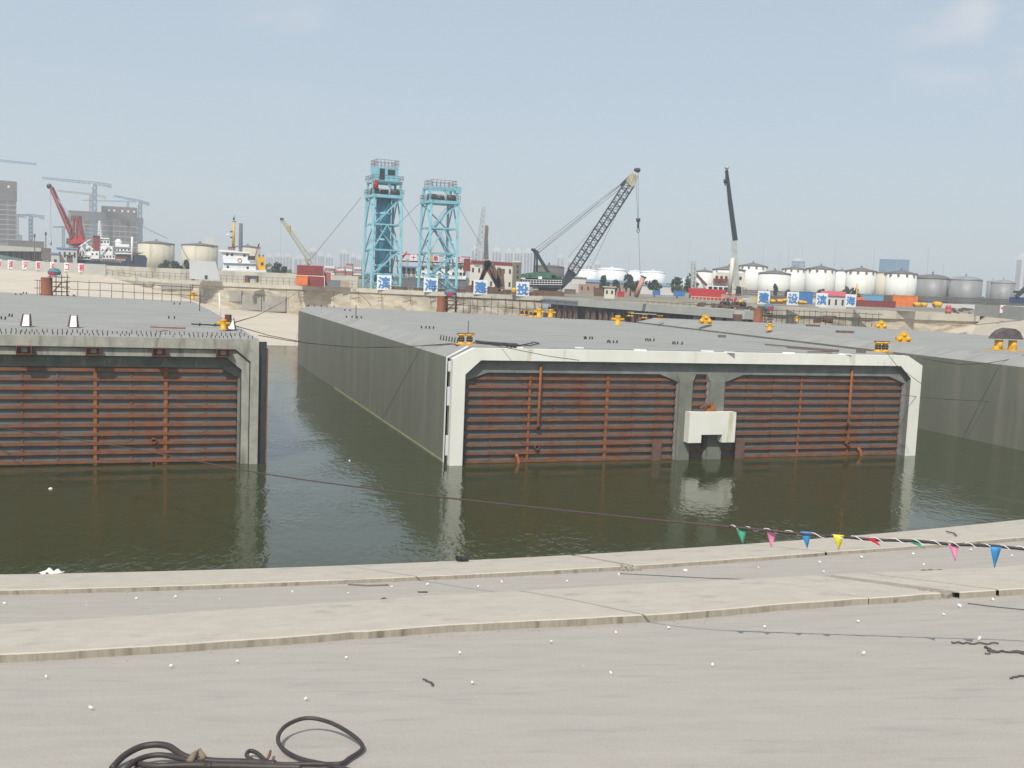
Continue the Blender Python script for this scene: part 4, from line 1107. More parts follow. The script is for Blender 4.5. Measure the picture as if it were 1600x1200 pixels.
# raw concrete towers under construction at left
def rawtower(u0, u1, vt, vn, d, label, floors, cols, m=m_conb, holes=()):
    r, T, w_, h = block(u0, u1, vt, 420, d, 18, m, m_conb, label, 'unfinished tower', 'unfinished_tower', base=ZQ, roofh=.5, eave=0, group='towers under construction')
    zn = D((u0 + u1) / 2, vn, d).z - ZQ
    q = MB(T); q.box(-w_ / 2 - .5, w_ / 2 + .5, -.6, 18.5, zn, h + .1); q.build('netting', m_net, r)
    for i in range(floors):
        z = zn * (i + 1) / floors
        q = MB(T); q.box(-w_ / 2 - .25, w_ / 2 + .25, -.35, 18.2, z - .35, z); q.build('floor_slab', m_wall, r)
        for j in range(cols):
            cx = -w_ / 2 + w_ * (j + .5) / cols
            if i < 14: q = MB(T); q.box(cx - w_ / cols * .36, cx + w_ / cols * .36, -.2, .1, z - zn / floors + .2, z - .6); q.build('opening', m_tankd, r)
    for f in holes:
        q = MB(T); q.box(w_ * f - .7, w_ * f + .7, -.8, -.5, zn + (h - zn) * .66, zn + (h - zn) * .66 + 1.6); q.build('patch', m_purew, r)
rawtower(-12, 22, 283, 312, 760, 'tall unfinished tower with white floor slabs, cut by the left picture edge', 13, 3, holes=(.22,))
rawtower(112, 161, 331, 345, 900, 'unfinished grey tower behind the red derrick', 12, 5)
rawtower(163, 210, 324, 345, 820, 'brown netted unfinished tower with white patches on top', 9, 6, holes=(-.3, -.15, .08, .25, .42))
rawtower(212, 222, 341, 350, 900, 'narrow unfinished tower right of the netted one', 10, 1)
block(18, 64, 377, 420, 640, 20, m_net, m_conb, 'long low brown netted building by the unfinished tower', 'building', base=ZQ)
block(17, 33, 368, 420, 900, 14, mat('teal cladding', (.2, .3, .31), None, .8), m_conb, 'small teal hazy building behind the low brown one', 'building', base=ZQ)
m_tc = mat('tower crane blue', (.10, .19, .30), (.12, .22, .33), .6)
m_tc2 = mat('tower crane ochre', (.34, .25, .18), None, .6)
def towercrane(um, vm, vb, ul, vl, ur, vr, d, label, m=m_tc, w_=1.5):
    base = D(um, vb, d); base.z = ZQ
    r = thing('tower_crane', base, label, 'tower crane', 'tower cranes over the building sites')
    top = D(um, vm, d); b = MB(); b.lattice(Vector((top.x, d, ZQ)), top, w_ * 1.15, w_ * 1.15, .3, 24, .2); b.build('mast', m, r)
    b = MB(); b.lattice(top + Vector((0, 0, .8)), D(ul, vl, d), w_, w_ * .6, .26, 20, .16); b.build('jib', m, r)
    b = MB(); b.lattice(top + Vector((0, 0, .8)), D(ur, vr, d), w_, w_, .28, 7, .18); b.build('counter_jib', m, r)
    b = MB(); e = D(ur, vr, d); b.cbox(e + (top - e).normalized() * 2 + Vector((0, 0, -1)), 3, 1.6, 2); b.build('counterweight', m_wall, r)
    b = MB(); b.cbox(top + Vector((-1.4, -.8, -1.3)), 1.8, 1.8, 2.2); b.build('cab', m_wall, r)
towercrane(148, 288, 400, 66, 278, 174, 290, 800, 'tall blue tower crane, its long jib above the red derrick', w_=2.0)
towercrane(219, 316, 400, 178, 306, 233, 319, 800, 'blue tower crane right of the netted tower', w_=1.8)
towercrane(142, 305, 400, 90, 298, 165, 308, 950, 'ochre tower crane just behind the tall blue one', m_tc2, 1.7)
towercrane(48, 338, 400, 20, 336, 69, 339, 800, 'tower crane with short jib right of the tall unfinished tower', m_tc, 1.8)
towercrane(27, 339, 400, 44, 341, 15, 338, 1000, 'thin ochre tower crane beside the tall unfinished tower', m_tc2, 1.5)
towercrane(-24, 250, 400, 57, 256.5, -40, 249, 820, 'blue tower crane whose jib enters from the left picture edge', m_tc, 1.6)
towercrane(99, 356, 410, 83, 355, 110, 358, 1000, 'small far tower crane left of the red derrick', m_tc, 1.5)
towercrane(200, 316, 410, 128, 313, 212, 316, 1150, 'faint tower crane behind the netted tower', m_tc, 1.4)
towercrane(214, 351, 410, 262, 373, 205, 349, 1200, 'faint low tower crane above the left tank', m_tc, 1.1)
# thin far masts
for u, v0, v1 in ((869, 386, 420), (854, 392, 420), (984, 393, 423), (1078, 370, 430), (1125, 395, 420), (1194, 380, 418), (1218, 393, 425), (1234, 381, 423), (1254, 383, 423), (1306, 378, 420), (1367, 387, 424), (1452, 384, 436), (1475, 412, 438), (1402, 402, 428)):
    b = MB(); d = 700; p = D(u, v0, d); b.tube([Vector((p.x, d, ZQ)), p], .32, 4, r2=.12)
    tag(b.build('lightning_mast', m_mast), 'thin grey lightning mast rising behind the tank farm', 'mast', 'thin masts behind the tank farm')

# ------------------------------------------------------------------ left background: ship, derrick, buildings
S_ = lambda u, v, dd=0.0: D(u, v, 330 + dd)
sh = thing('cargo_ship', S_(175, 414, 4), 'navy hulled ship with white superstructure and dark red funnel behind the left parapet', 'ship')
q = MB(); q.prism([S_(118, 418), S_(228, 422), S_(230, 404), S_(227, 399), S_(205, 397), S_(188, 411), S_(152, 408), S_(119, 405)], (0, 12, 0)); fix_normals(q.build('hull', m_hullb, sh))
q = MB(); q.prism([S_(150, 407, -.2), S_(186, 411, -.2), S_(200, 402, -.2), S_(226, 395, -.2), S_(205, 394, -.2), S_(186, 397, -.2)], (0, 1, 0)); q.build('bulwark', m_brownrust, sh)
for u0, v0, u1, v1, dd, nm, mm, nw in ((141, 390.5, 154.5, 404, -.9, 'deckhouse', m_purew, 2), (157, 384, 176, 398, -.7, 'deckhouse', m_purew, 3), (157, 373, 171, 383.5, -.5, 'wheelhouse', m_whitep, 3), (155, 371.3, 171, 373, -.9, 'wheelhouse_roof', m_purew, 0),
        (180, 381, 202, 385.3, -.3, 'upper_deck', m_purew, 0), (182, 389, 204, 392, -.3, 'upper_deck', m_purew, 4), (180, 395, 206, 396.6, -.9, 'cargo_boom', m_purew, 0), (160, 398.5, 180, 404.5, -.6, 'low_house', m_whitep, 4), (120, 399.3, 143, 400.6, -.9, 'stern_deck', m_purew, 0), (121, 401, 141, 405, -.4, 'low_house', m_whitep, 4), (134, 384, 143, 399, .4, 'aft_house', m_whitep, 2)):
    sl = .03 * (u1 - u0); q = MB(); q.prism([S_(u0, v1, dd), S_(u1, v1 + sl, dd), S_(u1, v0 + sl, dd), S_(u0, v0, dd)], (0, 3.5, 0)); o = q.build(nm, mm, sh)
    for k_ in range(nw):
        uu = u0 + (u1 - u0) * (k_ + .5) / nw; w2 = MB(); w2.cbox(S_(uu, (v0 + v1) / 2 - .3, dd - .05), .5, .15, .5); w2.build('porthole', m_glass, o)
q = MB(); q.prism([S_(144, 391, -1.1), S_(155.5, 391.5, -1.1), S_(156, 371, -1.1), S_(145.5, 370, -1.1)], (0, 3, 0)); fn = q.build('funnel', m_dred, sh)
q = MB(); q.prism([S_(145.5, 370, -1.2), S_(156, 371, -1.2), S_(156, 369, -1.2), S_(145.5, 368, -1.2)], (0, 3.1, 0)); q.build('funnel_top', m_black, fn)
q = MB(); q.lattice(S_(156, 372, 1), S_(155.5, 345, 1), .9, .35, .16, 8, .1)
for v in (350, 355, 360, 365): q.bar(S_(152, v, 1), S_(160, v, 1), .14)
q.build('mast', m_purew, sh)
q = MB(); q.tube([S_(206, 408, -.5), S_(206.5, 370, -.5)], .3, 6); q.build('fore_mast', m_purew, sh)
q = MB(); q.lathe(S_(185, 383, 1), [(.1, 0), (.9, .3), (1.1, 1), (.8, 1.7), (.1, 2)], 10); q.build('radar_dome', m_purew, sh)
for a, c in (((122, 401), (128, 384)), ((128, 400), (128, 382)), ((135, 399), (128, 386)), ((133, 380), (146, 390)), ((124, 385), (141, 374)), ((157, 391), (168, 384)), ((158, 396), (170, 384))):
    q = MB(); q.bar(S_(*a, -1.2), S_(*c, -1.2), .28); q.build('frame_strut', m_purew, sh)
q = MB()
for i in range(22): q.bar(S_(140 + i * 2.6, 406.4 + i * .1, -.3), S_(140 + i * 2.6, 403.8 + i * .1, -.3), .1)
q.bar(S_(140, 403.8, -.3), S_(197, 406, -.3), .1); q.build('railing', m_purew, sh)
dk = thing('dock_crane', S_(124, 405, 14), 'red dock crane with long jib leaning to the upper left, by the navy ship', 'crane')
X_ = lambda u, v, dd=0.0: D(u, v, 345 + dd)
q = MB(); q.bar(X_(79, 293), X_(112, 372), .8); q.bar(X_(81.5, 293, 2), X_(117, 370, 2), .8)
for i in range(12):
    f = i / 12; q.bar(X_(79 + 34 * f, 293 + 79 * f), X_(81 + 37 * f, 293 + 77 * f, 2), .4)
q.build('jib', m_dred, dk)
q = MB(); q.bar(X_(79.5, 294, -.5), X_(110, 362, -.5), .35); q.build('jib_ladder', m_pinkred, dk)
q = MB(); q.tube([X_(77, 291, 0), X_(77, 291, 2.4)], .9, 8); q.build('jib_head', m_dark, dk)
q = MB(); q.bar(X_(120, 372), X_(121, 342), .6); q.bar(X_(131, 372), X_(124, 342), .7); q.bar(X_(114, 370), X_(116, 344), .5); q.bar(X_(114, 342), X_(125, 342), .8); q.bar(X_(121, 360), X_(128, 360), .4); q.bar(X_(124, 343), X_(126, 368), .5); q.build('a_frame', m_dred, dk)
q = MB(); q.cbox(X_(119, 341, 1), 2.8, 2, 1.6); q.build('winch_top', m_net, dk)
q = MB(); q.prism([X_(110, 382), X_(131, 379), X_(134, 369), X_(112, 367)], (0, 4, 0)); q.build('machine_house', m_red, dk)
q = MB(); q.prism([X_(103, 381, .5), X_(118, 385, .5), X_(118, 373, .5), X_(104, 372, .5)], (0, 3.4, 0)); q.build('counterweight', m_brownrust, dk)
q = MB(); c0 = X_(122, 400, 2); q.lathe(Vector((c0.x, c0.y, ZQ)), [(.7, 0), (.9, 4.8), (1.6, 5.2), (1.9, 7.2), (1.4, 8.6), (2.1, 11.0)], 12); q.build('pedestal', m_dred, dk)
q = MB(); q.tube([X_(79, 296, 1), X_(79.5, 378, 1)], .1, 4); q.tube([X_(79.3, 373, 1), X_(79.5, 383, 1)], .35, 6); q.build('hoist_rope', m_mast, dk)
for a, c in (((84, 304), (115, 341)), ((83, 303), (113, 343))):
    q = MB(); q.tube([X_(*a, 1), X_(*c, 1)], .12, 4); q.build('luffing_rope', m_mast, dk)
block(92, 118, 389, 415, 320, 10, m_wall, m_roofb, 'two storey white building with blue grey roof left of the navy ship', base=ZQ, rows=2, cols=4, ww=.35, wh=.45)
block(81, 92, 397, 415, 315, 8, m_wall, m_roofb, 'small white hut left of the two storey white building', 'hut', base=ZQ, rows=1, cols=1, ww=.3, wh=.4)
block(105, 113, 400, 415, 305, 4, m_net, m_net, 'dark box standing in front of the two storey white building', 'shed', 'shed', base=ZQ)
vd = thing('viaduct', D(30, 405, 340), 'grey viaduct deck on dark piers at the far left', 'viaduct')
q = MB(); q.prism([D(-30, 392, 340), D(64, 393, 340), D(64, 387.5, 340), D(-30, 381, 340)], (0, 9, 0)); fix_normals(q.build('deck', m_parag, vd))
for u in (-14, 2, 14, 25, 33, 42, 48, 55, 61):
    q = MB(); p = D(u, 391, 344); q.cbox(Vector((p.x, 344, (ZQ + p.z) / 2)), 1.1, 3, p.z - ZQ); q.build('pier', m_net, vd)
tag(MB().prism([D(-30, 403, 325), D(33, 411, 325), D(38, 405, 325), D(-30, 392, 325)], (0, 6, 0)).build('hoarding', mat('teal hoarding', (.12, .2, .2), (.1, .15, .15), .8)), 'teal green hoarding below the viaduct at the far left', 'hoarding')
tag(MB().prism([D(64, 405, 325), D(80, 409, 325), D(80, 388, 325), D(66, 387, 325)], (0, 6, 0)).build('dark_shed', m_net), 'dark shed at the right end of the viaduct', 'shed')
for u, v in ((71.5, 367), (54, 370)):
    b = MB(); p = D(u, v, 330); b.tube([Vector((p.x, 330, ZQ)), p], .16, 5); b.tube([p, p + Vector((0, 0, .9))], .35, 6)
    tag(b.build('light_pole', m_net), 'dark light pole above the %s end of the viaduct' % ('right' if u > 60 else 'middle'), 'light pole', 'light poles by the viaduct')

# ------------------------------------------------------------------ tug, concrete block, boxes on the quay
U_ = lambda u, v, dd=0.0: D(u, v, 262 + dd)
tg = thing('tug', U_(378, 424, 4), 'white tug wheelhouse with yellow mast and yellow funnel above the parapet', 'boat')
q = MB(); q.prism([U_(344, 432), U_(416, 434), U_(416, 422), U_(346, 421)], (0, 8, 0)); q.build('hull', m_whitep, tg)
q = MB(); q.prism([U_(348, 425, .3), U_(400, 427, .3), U_(400, 411.5, .3), U_(349, 410, .3)], (0, 6, 0)); dh = q.build('deckhouse', m_whitep, tg)
q = MB(); q.prism([U_(349, 410, .6), U_(390, 412, .6), U_(390, 395.5, .6), U_(345, 393, .6), U_(347, 396, .6)], (0, 5, 0)); wh = q.build('wheelhouse', m_purew, tg)
q = MB(); q.prism([U_(341, 393.2, 0), U_(391, 396, 0), U_(391, 394.5, 0), U_(344, 390, 0)], (0, 6.4, 0)); q.build('wheelhouse_roof', m_purew, tg)
q = MB(); q.prism([U_(349, 411.5, -.1), U_(401, 413.2, -.1), U_(401, 412.2, -.1), U_(349, 410.4, -.1)], (0, 1, 0)); q.build('deck_edge', m_roofb, tg)
for u, v, hst in ((355, 397.5, wh), (362.5, 398, wh), (382, 399, wh), (356, 417, dh), (387, 418.5, dh)):
    q = MB(); q.cbox(U_(u, v, .32 if hst is dh else .58), .55, .12, .6); q.build('window', m_glass, hst)
q = MB(); pr = [U_(374.5, 407, .5) + Vector((.5 * math.cos(a * math.pi / 8), 0, .5 * math.sin(a * math.pi / 8))) for a in range(17)]; q.tube(pr, .1, 5, cap=False); q.build('lifebuoy', m_orange, tg)
q = MB(); q.tube([U_(364.5, 386, 2), U_(366, 347, 2)], .42, 8, r2=.24); mt = q.build('mast', m_yel, tg)
q = MB(); q.tube([U_(363, 346, 2), U_(369, 346.5, 2)], .12, 5); q.cbox(U_(365.5, 342, 2), .4, .3, .7); q.tube([U_(365.5, 344, 2), U_(366.5, 336, 2)], .06, 4); q.build('mast_head', m_dark, mt)
for v in (362, 371): 
    q = MB(); q.cbox(U_(361.5, v, 1.8), .5, .4, .35); q.build('mast_light', m_dark, mt)
q = MB(); q.tube([U_(356, 367, 1.8), U_(361, 368, 1.8)], .1, 5); q.lathe(U_(356.5, 368, 1.8), [(.1, 0), (.35, .1), (.3, .4), (.05, .5)], 8); q.build('radar', m_purew, mt)
q = MB(); q.cbox(U_(362, 388, 1.5), 1.6, 1.2, .7); q.build('mast_step', m_brownrust, tg)
q = MB(); q.prism([U_(401, 421, 1), U_(415, 422, 1), U_(413, 401, 1), U_(402.5, 401, 1)], (0, 2, 0)); fn = q.build('funnel', m_yel, tg)
q = MB(); q.cbox(U_(409.5, 412, .9), .6, .2, .6); q.build('funnel_vent', m_dark, fn)
for u in (405, 411):
    q = MB(); q.tube([U_(u, 401, 2), U_(u, 399, 2), U_(u + 1.5, 398, 2)], .16, 6); q.build('exhaust', m_dark, fn)
q = MB(); q.bar(U_(399, 401, 2), U_(404, 381, 2), .18); q.prism([U_(402.5, 386, 2), U_(405.6, 379, 2), U_(404.5, 386, 2)], (0, .2, 0)); q.build('ensign_staff', m_dred, tg)
q = MB(); q.cbox(U_(393, 403, 1), 1.6, 1.2, 1.0); q.build('capstan', m_dark, tg)
q = MB()
for i in range(12): q.bar(U_(349 + i * 3.6, 391 + i * .2, .3), U_(349 + i * 3.6, 387.5 + i * .2, .3), .06)
q.bar(U_(349, 387.5, .3), U_(389, 389.7, .3), .06); q.build('railing', m_mast, tg)
tag(MB().tube([Vector((U_(376, 380, 150).x, 412, ZQ)), D(376.5, 349, 412)], .9, 8, r2=.7).build('chimney', mat('dark chimney', (.10, .12, .15), None, .7)), 'slim dark chimney rising behind the tug wheelhouse', 'chimney')
block(319, 334, 370, 415, 620, 10, m_wall, m_wall, 'pale square tower behind the cream tank left of the tug', base=ZQ, roofh=0)
cb_ = MB(); cb_.prism([D(296, 435.5, 236), D(344, 438, 236), D(337, 408.5, 236), D(296, 406.5, 236)], (0, 1.2, 0)); 
o = tag(fix_normals(cb_.build('concrete_block', mat('light grey screen', (.50, .52, .52), (.45, .47, .47), .8, scale=.3))), 'large pale grey trapezoid panel standing left of the tug', 'concrete block')
q = MB(); q.cbox(D(322, 433, 235.9), .6, .1, .8); o2 = q.build('opening', m_dark, o)
bx = thing('site_hut', D(393, 440, 232), 'small open rusty hut on the quay edge below the tug', 'hut')
k = 232 / F
for u in (384.5, 387.5, 402): q = MB(); q.cbox(D(u, 436.5, 232), .25 if u != 387.5 else .5, 1.6, 9.5 * k); q.build('post', m_brownrust, bx)
q = MB(); q.cbox(D(393.5, 431.3, 232), 19 * k, 1.8, .2); q.build('roof', m_net, bx); q = MB(); q.cbox(D(395, 434, 232.4), 13 * k, 1.0, .6); q.build('window', m_roofb, bx)
def container(u0, u1, v0, v1, d, m, label, depth=2.4, ribs=8, cat='container', group=None, name='container', rm=None):
    c = D((u0 + u1) / 2, v1, d); k = d / F; h = (v1 - v0) * k; yw = math.atan2(-c.x, d); w_ = (u1 - u0) * k / math.cos(yw)
    T = Matrix.Translation(c) @ Matrix.Rotation(yw, 4, 'Z')
    r = thing(name, c + Vector((0, depth / 2, 0)), label, cat, group)
    b = MB(T); b.box(-w_ / 2, w_ / 2, 0, depth, 0, h)
    for i in range(ribs):
        x = -w_ / 2 + w_ * (i + .5) / ribs; b.box(x - w_ / ribs * .18, x + w_ / ribs * .18, -.05, .02, h * .06, h * .94)
    b.build('body', m, r)
    b = MB(T)
    for x in (-w_ / 2, w_ / 2): b.box(x - .06, x + .06, -.07, .08, -.01, h + .02)
    b.box(-w_ / 2, w_ / 2, -.06, .07, h - .1, h + .03); b.build('frame', rm or m, r)
    return r
container(465, 504, 415, 431, 229, m_dred, 'upper dark red container in the stack by the orange boxes', group='red containers', ribs=10, rm=m_pinkred)
container(466, 506, 431, 447, 229, m_dred, 'lower dark red container under the upper one', group='red containers', ribs=10, rm=m_whitep)
container(506, 517, 425, 447, 231, m_pinkred, 'narrow faded red frame stack right of the red containers', ribs=5, rm=m_whitep, name='scaffold_stack', cat='scaffold stack')
container(463, 471.5, 431, 445.5, 227.5, m_orange, 'left one of two orange boxes in front of the red containers', depth=1.2, ribs=0, cat='box', name='orange_box')
container(472, 480, 431.5, 446, 227.5, m_orange, 'right one of two orange boxes in front of the red containers', depth=1.2, ribs=0, cat='box', name='orange_box')
container(512, 531, 438, 447.5, 231, mat('grey blue crate', (.17, .19, .22), None, .7), 'grey blue crate right of the red frame stack', ribs=4, cat='crate', name='crate')
container(532, 545, 440, 449, 231, mat('tan pallet', (.42, .34, .27), None, .8), 'tan crate at the foot of the cream wall, left of the taller tower', ribs=4, cat='crate', name='crate')
# pinkish jumble behind the wall: stacked scaffold frames
for i, (u0, u1, v0) in enumerate([(508, 524, 415), (526, 540, 416), (541, 552, 411), (553, 566, 417)]):
    r = thing('frame_stack', D((u0 + u1) / 2, 432, 300), ['pink and white stack of frames left of the wall end', 'second pink frame stack behind the cream wall', 'tall pink frame tower behind the cream wall', 'pink frame stack touching the taller cyan tower'][i], 'frame stack', 'pink frame stacks')
    for j in range(5):
        q = MB(); z0 = D(u0, 433, 300).z; hh = D(u0, v0, 300).z - z0
        q.cbox(Vector((D((u0 + u1) / 2, v0, 300).x, 300, z0 + hh * (j + .5) / 5)), (u1 - u0) * .1875 * rnd.uniform(.8, 1), 2, hh / 5 * .7); q.build('bundle', [m_pinkred, m_whitep, mat('pink primer', (.45, .30, .32), None, .7)][(i + j) % 3], r)
# railing along the quay
def railing(ua, va, ub, vb, d, n, label, h=1.1, m=None, z=None):
    r = thing('railing', D((ua + ub) / 2, (va + vb) / 2, d), label, 'railing')
    a, c = wall_pt(ua, ZQ, .5), wall_pt(ub, ZQ, .5)
    b = MB(); pts = [wall_pt(ua + (ub - ua) * i / n, ZQ, .5) for i in range(n + 1)]
    for p in pts: b.bar(p, p + Vector((0, 0, h)), .07)
    o = b.build('posts', m_pipe, r); o['kind'] = 'stuff'
    b = MB()
    for f in (.5, 1):
        for p, q_ in zip(pts, pts[1:]): b.bar(p + Vector((0, 0, h * f)), q_ + Vector((0, 0, h * f)), .06)
    b.build('rails', m_pipe, r)
railing(168, 425, 560, 449, 230, 44, 'thin rusty railing along the left quay edge', h=1.5)
railing(566, 447, 850, 462, 225, 30, 'thin rusty railing below the cyan towers', h=1.2)

# ------------------------------------------------------------------ accommodation vessel and white building behind the towers
V_ = lambda u, v, dd=0.0: D(u, v, 268 + dd)
vs_ = thing('accommodation_vessel', V_(670, 455, 4), 'grey hulled vessel with white decks and red lettered panels behind the cyan towers', 'boat')
q = MB(); q.prism([V_(620, 452), V_(728, 458), V_(733, 434), V_(619, 435)], (0, 10, 0)); fix_normals(q.build('hull', m_hullg, vs_))
for u0, u1, v0, v1, dd, mm, nm in ((620, 650, 417, 431, 1, m_wall, 'deckhouse'), (655, 706, 413, 434, 1, m_whitep, 'deckhouse'), (706, 728, 411, 434, .5, m_whitep, 'bridge'), (618, 655, 415, 417, -.3, m_roofb, 'deck_edge'), (650, 728, 431, 434, -.3, m_purew, 'deck_edge')):
    q = MB(); q.prism([V_(u0, v1 + (0), dd), V_(u1, v1 + (u1 - u0) * .035, dd), V_(u1, v0 + (u1 - u0) * .035, dd), V_(u0, v0, dd)], (0, 5, 0)); o = q.build(nm, mm, vs_)
    if nm != 'deck_edge':
        for i in range(4):
            for vv in (.3, .72):
                uu = u0 + (u1 - u0) * (i + .5) / 4
                w2 = MB(); w2.cbox(V_(uu, v0 + (v1 - v0) * vv + (uu - u0) * .035, dd - .05), .65, .1, .75); w2.build('window', m_glass, o)
for u0, ch in ((605.5, '中'), (624, '铁'), (641.5, '十'), (662, '八'), (676, '局'), (694, '集'), (711, '团')):
    k = 268 / F; c = V_(u0 + 4.7, 401.5 + (u0 - 624) * .045, -.6)
    q = MB(); q.cbox(c, 9.6 * k, .15, 9 * k); pn = q.build('name_panel', m_purew, vs_)
    tv, tf = text_mesh(ch, 9 * k * .95, .02); q = MB(Matrix.Translation(c + Vector((0, -.13, 0)))); q.add(tv, tf); q.build('lettering', m_charr, pn)
q = MB(); q.bar(V_(606, 396, 0), V_(735, 402, 0), .25); q.bar(V_(618, 407.5, 0), V_(728, 412, 0), .3); q.build('panel_frame', m_dred, vs_)
q = MB(); q.prism([V_(724, 423, 0), V_(735, 424, 0), V_(735, 404, 0), V_(725, 404, 0)], (0, 4, 0)); q.build('red_tower', m_dred, vs_)
q = MB(); q.cbox(V_(625, 412.5, -1), 1.6, 1.5, 1.2); q.build('cream_box', m_cream, vs_)
q = MB()
for i in range(26): q.bar(V_(621 + i * 4, 434 + i * .14, -.4), V_(621 + i * 4, 428 + i * .14, -.4), .12)
q.bar(V_(621, 428, -.4), V_(725, 431.6, -.4), .14); q.build('railing', m_mast, vs_)
q = MB(); q.bar(V_(673, 414, -1), V_(673, 397, -1), .7); q.prism([V_(670, 391, -1), V_(678, 391, -1), V_(674, 386, -1)], (0, .4, 0)); q.build('yellow_post', m_yel, vs_)
fl_ = thing('flag', D(636, 440, 240), 'small red flag on a thin pole between the cyan towers', 'flag')
q = MB(); q.tube([D(634.5, 450, 240), D(636, 391, 240)], .06, 5); q.build('pole', m_mast, fl_)
q = MB(); q.prism([D(636, 391.5, 240), D(637, 397, 240), D(633, 400, 240), D(630.5, 403, 240), D(630, 399, 240)], (0, .03, 0)); q.build('cloth', m_red, fl_)
wb, T, w_, h = block(734, 801, 413, 445, 300, 12, m_wallb, m_roofb, 'long cream building behind the rusty A-frame', base=ZQ, rows=2, cols=7, ww=.3, wh=.35, roofh=.3)
rt_ = D(807, 440, 296); rt_.z = ZQ
st = thing('stair_tower', rt_, 'round white stair tower at the right end of the cream building', 'stair tower')
q = MB(); zt_ = D(807, 410.5, 296).z - ZQ; q.lathe(rt_, [(1.25, 0), (1.25, zt_), (1.35, zt_), (1.35, zt_ + .4)], 20); q.build('wall', m_wallb, st)
for v in (417, 425.5, 434): q = MB(); q.cbox(D(809, v, 294.8), .5, .3, .9); q.build('window', m_glass, st)
jn = thing('debris_heap', D(790, 455, 226), 'yellow drum standing left of the fourth blue character panel', 'drum')
q = MB(); c_ = D(803, 459.5, 222); q.lathe(c_, [(.5, 0), (.5, .9), (.45, 1.2), (.3, 1.35)], 12); q.build('drum', m_yel, jn); jn.name = 'drum'

# ------------------------------------------------------------------ middle right yard
wh_, T, w_, h = block(905, 993, 442, 455, 330, 14, m_brick, m_roofb, 'long low brick warehouse with blue roof right of the crane', 'warehouse', 'warehouse', base=ZQ - .5, rows=1, cols=9, ww=.25, wh=.3, roofh=.9)
block(880, 905, 439, 455, 335, 12, m_wall, m_roofb, 'pale wall building with blue roof behind the boom foot', 'warehouse', 'warehouse', base=ZQ - .5, roofh=.9)
block(1002, 1052, 447, 460, 380, 10, m_wall, m_roofb, 'low blue roofed shed right of the slanted pole', 'shed', 'shed', base=ZQ - .5, roofh=.8)
block(945, 961, 449, 464, 196, 4, m_wallb, m_wallb, 'small cream cabin with two dark openings on the beam quay', 'cabin', 'cabin', rows=1, cols=2, ww=.35, wh=.35, roofh=.15)
block(893, 915, 434.5, 442, 300, 3, m_wall, m_net, 'open roofed shelter on the blue warehouse', 'shelter', 'shelter', roofh=.25, base=None)
container(965, 975, 456, 464, 192, m_red, 'small red box on the beam quay beside the cream cabin', ribs=0, cat='box', name='red_box', depth=1)
container(928, 943, 450, 463, 198, m_plate, 'brown crate left of the cream cabin', ribs=3, cat='crate', name='crate')
container(1020, 1031, 454, 461, 205, m_blue, 'blue box right of the slanted pink pole', ribs=3, cat='box', name='blue_box', depth=1.5)
container(1053, 1069, 455, 463, 200, m_blue, 'wider blue box left of the red ship', ribs=4, cat='box', name='blue_box', depth=1.5)
container(882, 899, 452, 459.5, 210, m_net, 'dark low crate just right of the green crane tracks', ribs=3, cat='crate', name='crate', depth=1.5)
sp = MB(); a, c = D(993, 464, 180), D(1006, 432, 180); sp.tube([a, c], .42, 10)
spo = tag(sp.build('slanted_pole', mat('pink pole', (.55, .28, .22), (.50, .24, .2), .6)), 'thick pink pole slanting to the right on the beam quay', 'pole')
q = MB(); q.tube([c - (c - a) * .04, c + (c - a) * .01], .55, 10); q.build('cap', m_net, spo)
for i in range(10):
    u = 1000 + i * 9.5; d = interp(u, [(850, 212), (1165, 158)]) + 1.5; p = D(u, hor(u), d); p.z = ZQ
    q = MB(); q.box(p.x - .5, p.x + .5, p.y, p.y + .6, ZQ, ZQ + .45); q.box(p.x - .6, p.x + .6, p.y - .1, p.y + .7, ZQ + .45, ZQ + .6)
    tag(q.build('concrete_pad', m_sand), 'low pale block in the row on the beam quay edge', 'block', 'row of low blocks on the beam quay')
rs = thing('red_ship', D(1120, 465, 200), 'red hulled ship with white superstructure behind the truck crane', 'ship')
Z_ = lambda u, v, dd=0.0: D(u, v, 200 + dd)
q = MB(); q.prism([Z_(1079, 466), Z_(1150, 471), Z_(1156, 455), Z_(1138, 453.5), Z_(1100, 451), Z_(1075, 450)], (0, 9, 0)); fix_normals(q.build('hull', m_red, rs))
q = MB(); q.prism([Z_(1104, 452, 1), Z_(1146, 455, 1), Z_(1146, 447.5, 1), Z_(1106, 446, 1)], (0, 4, 0)); dh = q.build('deckhouse', m_purew, rs)
for u in (1110, 1118, 1126, 1134, 1141): q = MB(); q.cbox(Z_(u, 449.5 + (u - 1110) * .05, .95), .75, .1, .45); q.build('window', m_glass, dh)
q = MB(); q.prism([Z_(1112, 446, 1.5), Z_(1166, 449, 1.5), Z_(1163, 427, 1.5), Z_(1119, 425, 1.5)], (0, 4, 0)); bh = q.build('bridge', m_wallb, rs)
for i in range(6): q = MB(); q.cbox(Z_(1120 + i * 7.4, 433 + i * .3, 1.4), .45, .1, .5); q.build('window', m_glass, bh)
q = MB(); q.prism([Z_(1116, 439.5, .3), Z_(1136, 440.5, .3), Z_(1138, 436, .3), Z_(1114, 435, .3)], (0, 1.2, 0)); q.build('lifeboat', m_dred, rs)
q = MB(); q.bar(Z_(1087, 428, 1), Z_(1104, 446, 1), .5); q.build('boom', m_net, rs)
q = MB(); q.lattice(Z_(1083.5, 450, 1), Z_(1084, 412, 1), .7, .7, .2, 10, .1); q.bar(Z_(1079, 409, 1), Z_(1089, 409, 1), .25); q.bar(Z_(1081, 412, 1), Z_(1087, 412, 1), .4); q.build('light_mast', m_mast, rs)
q = MB()
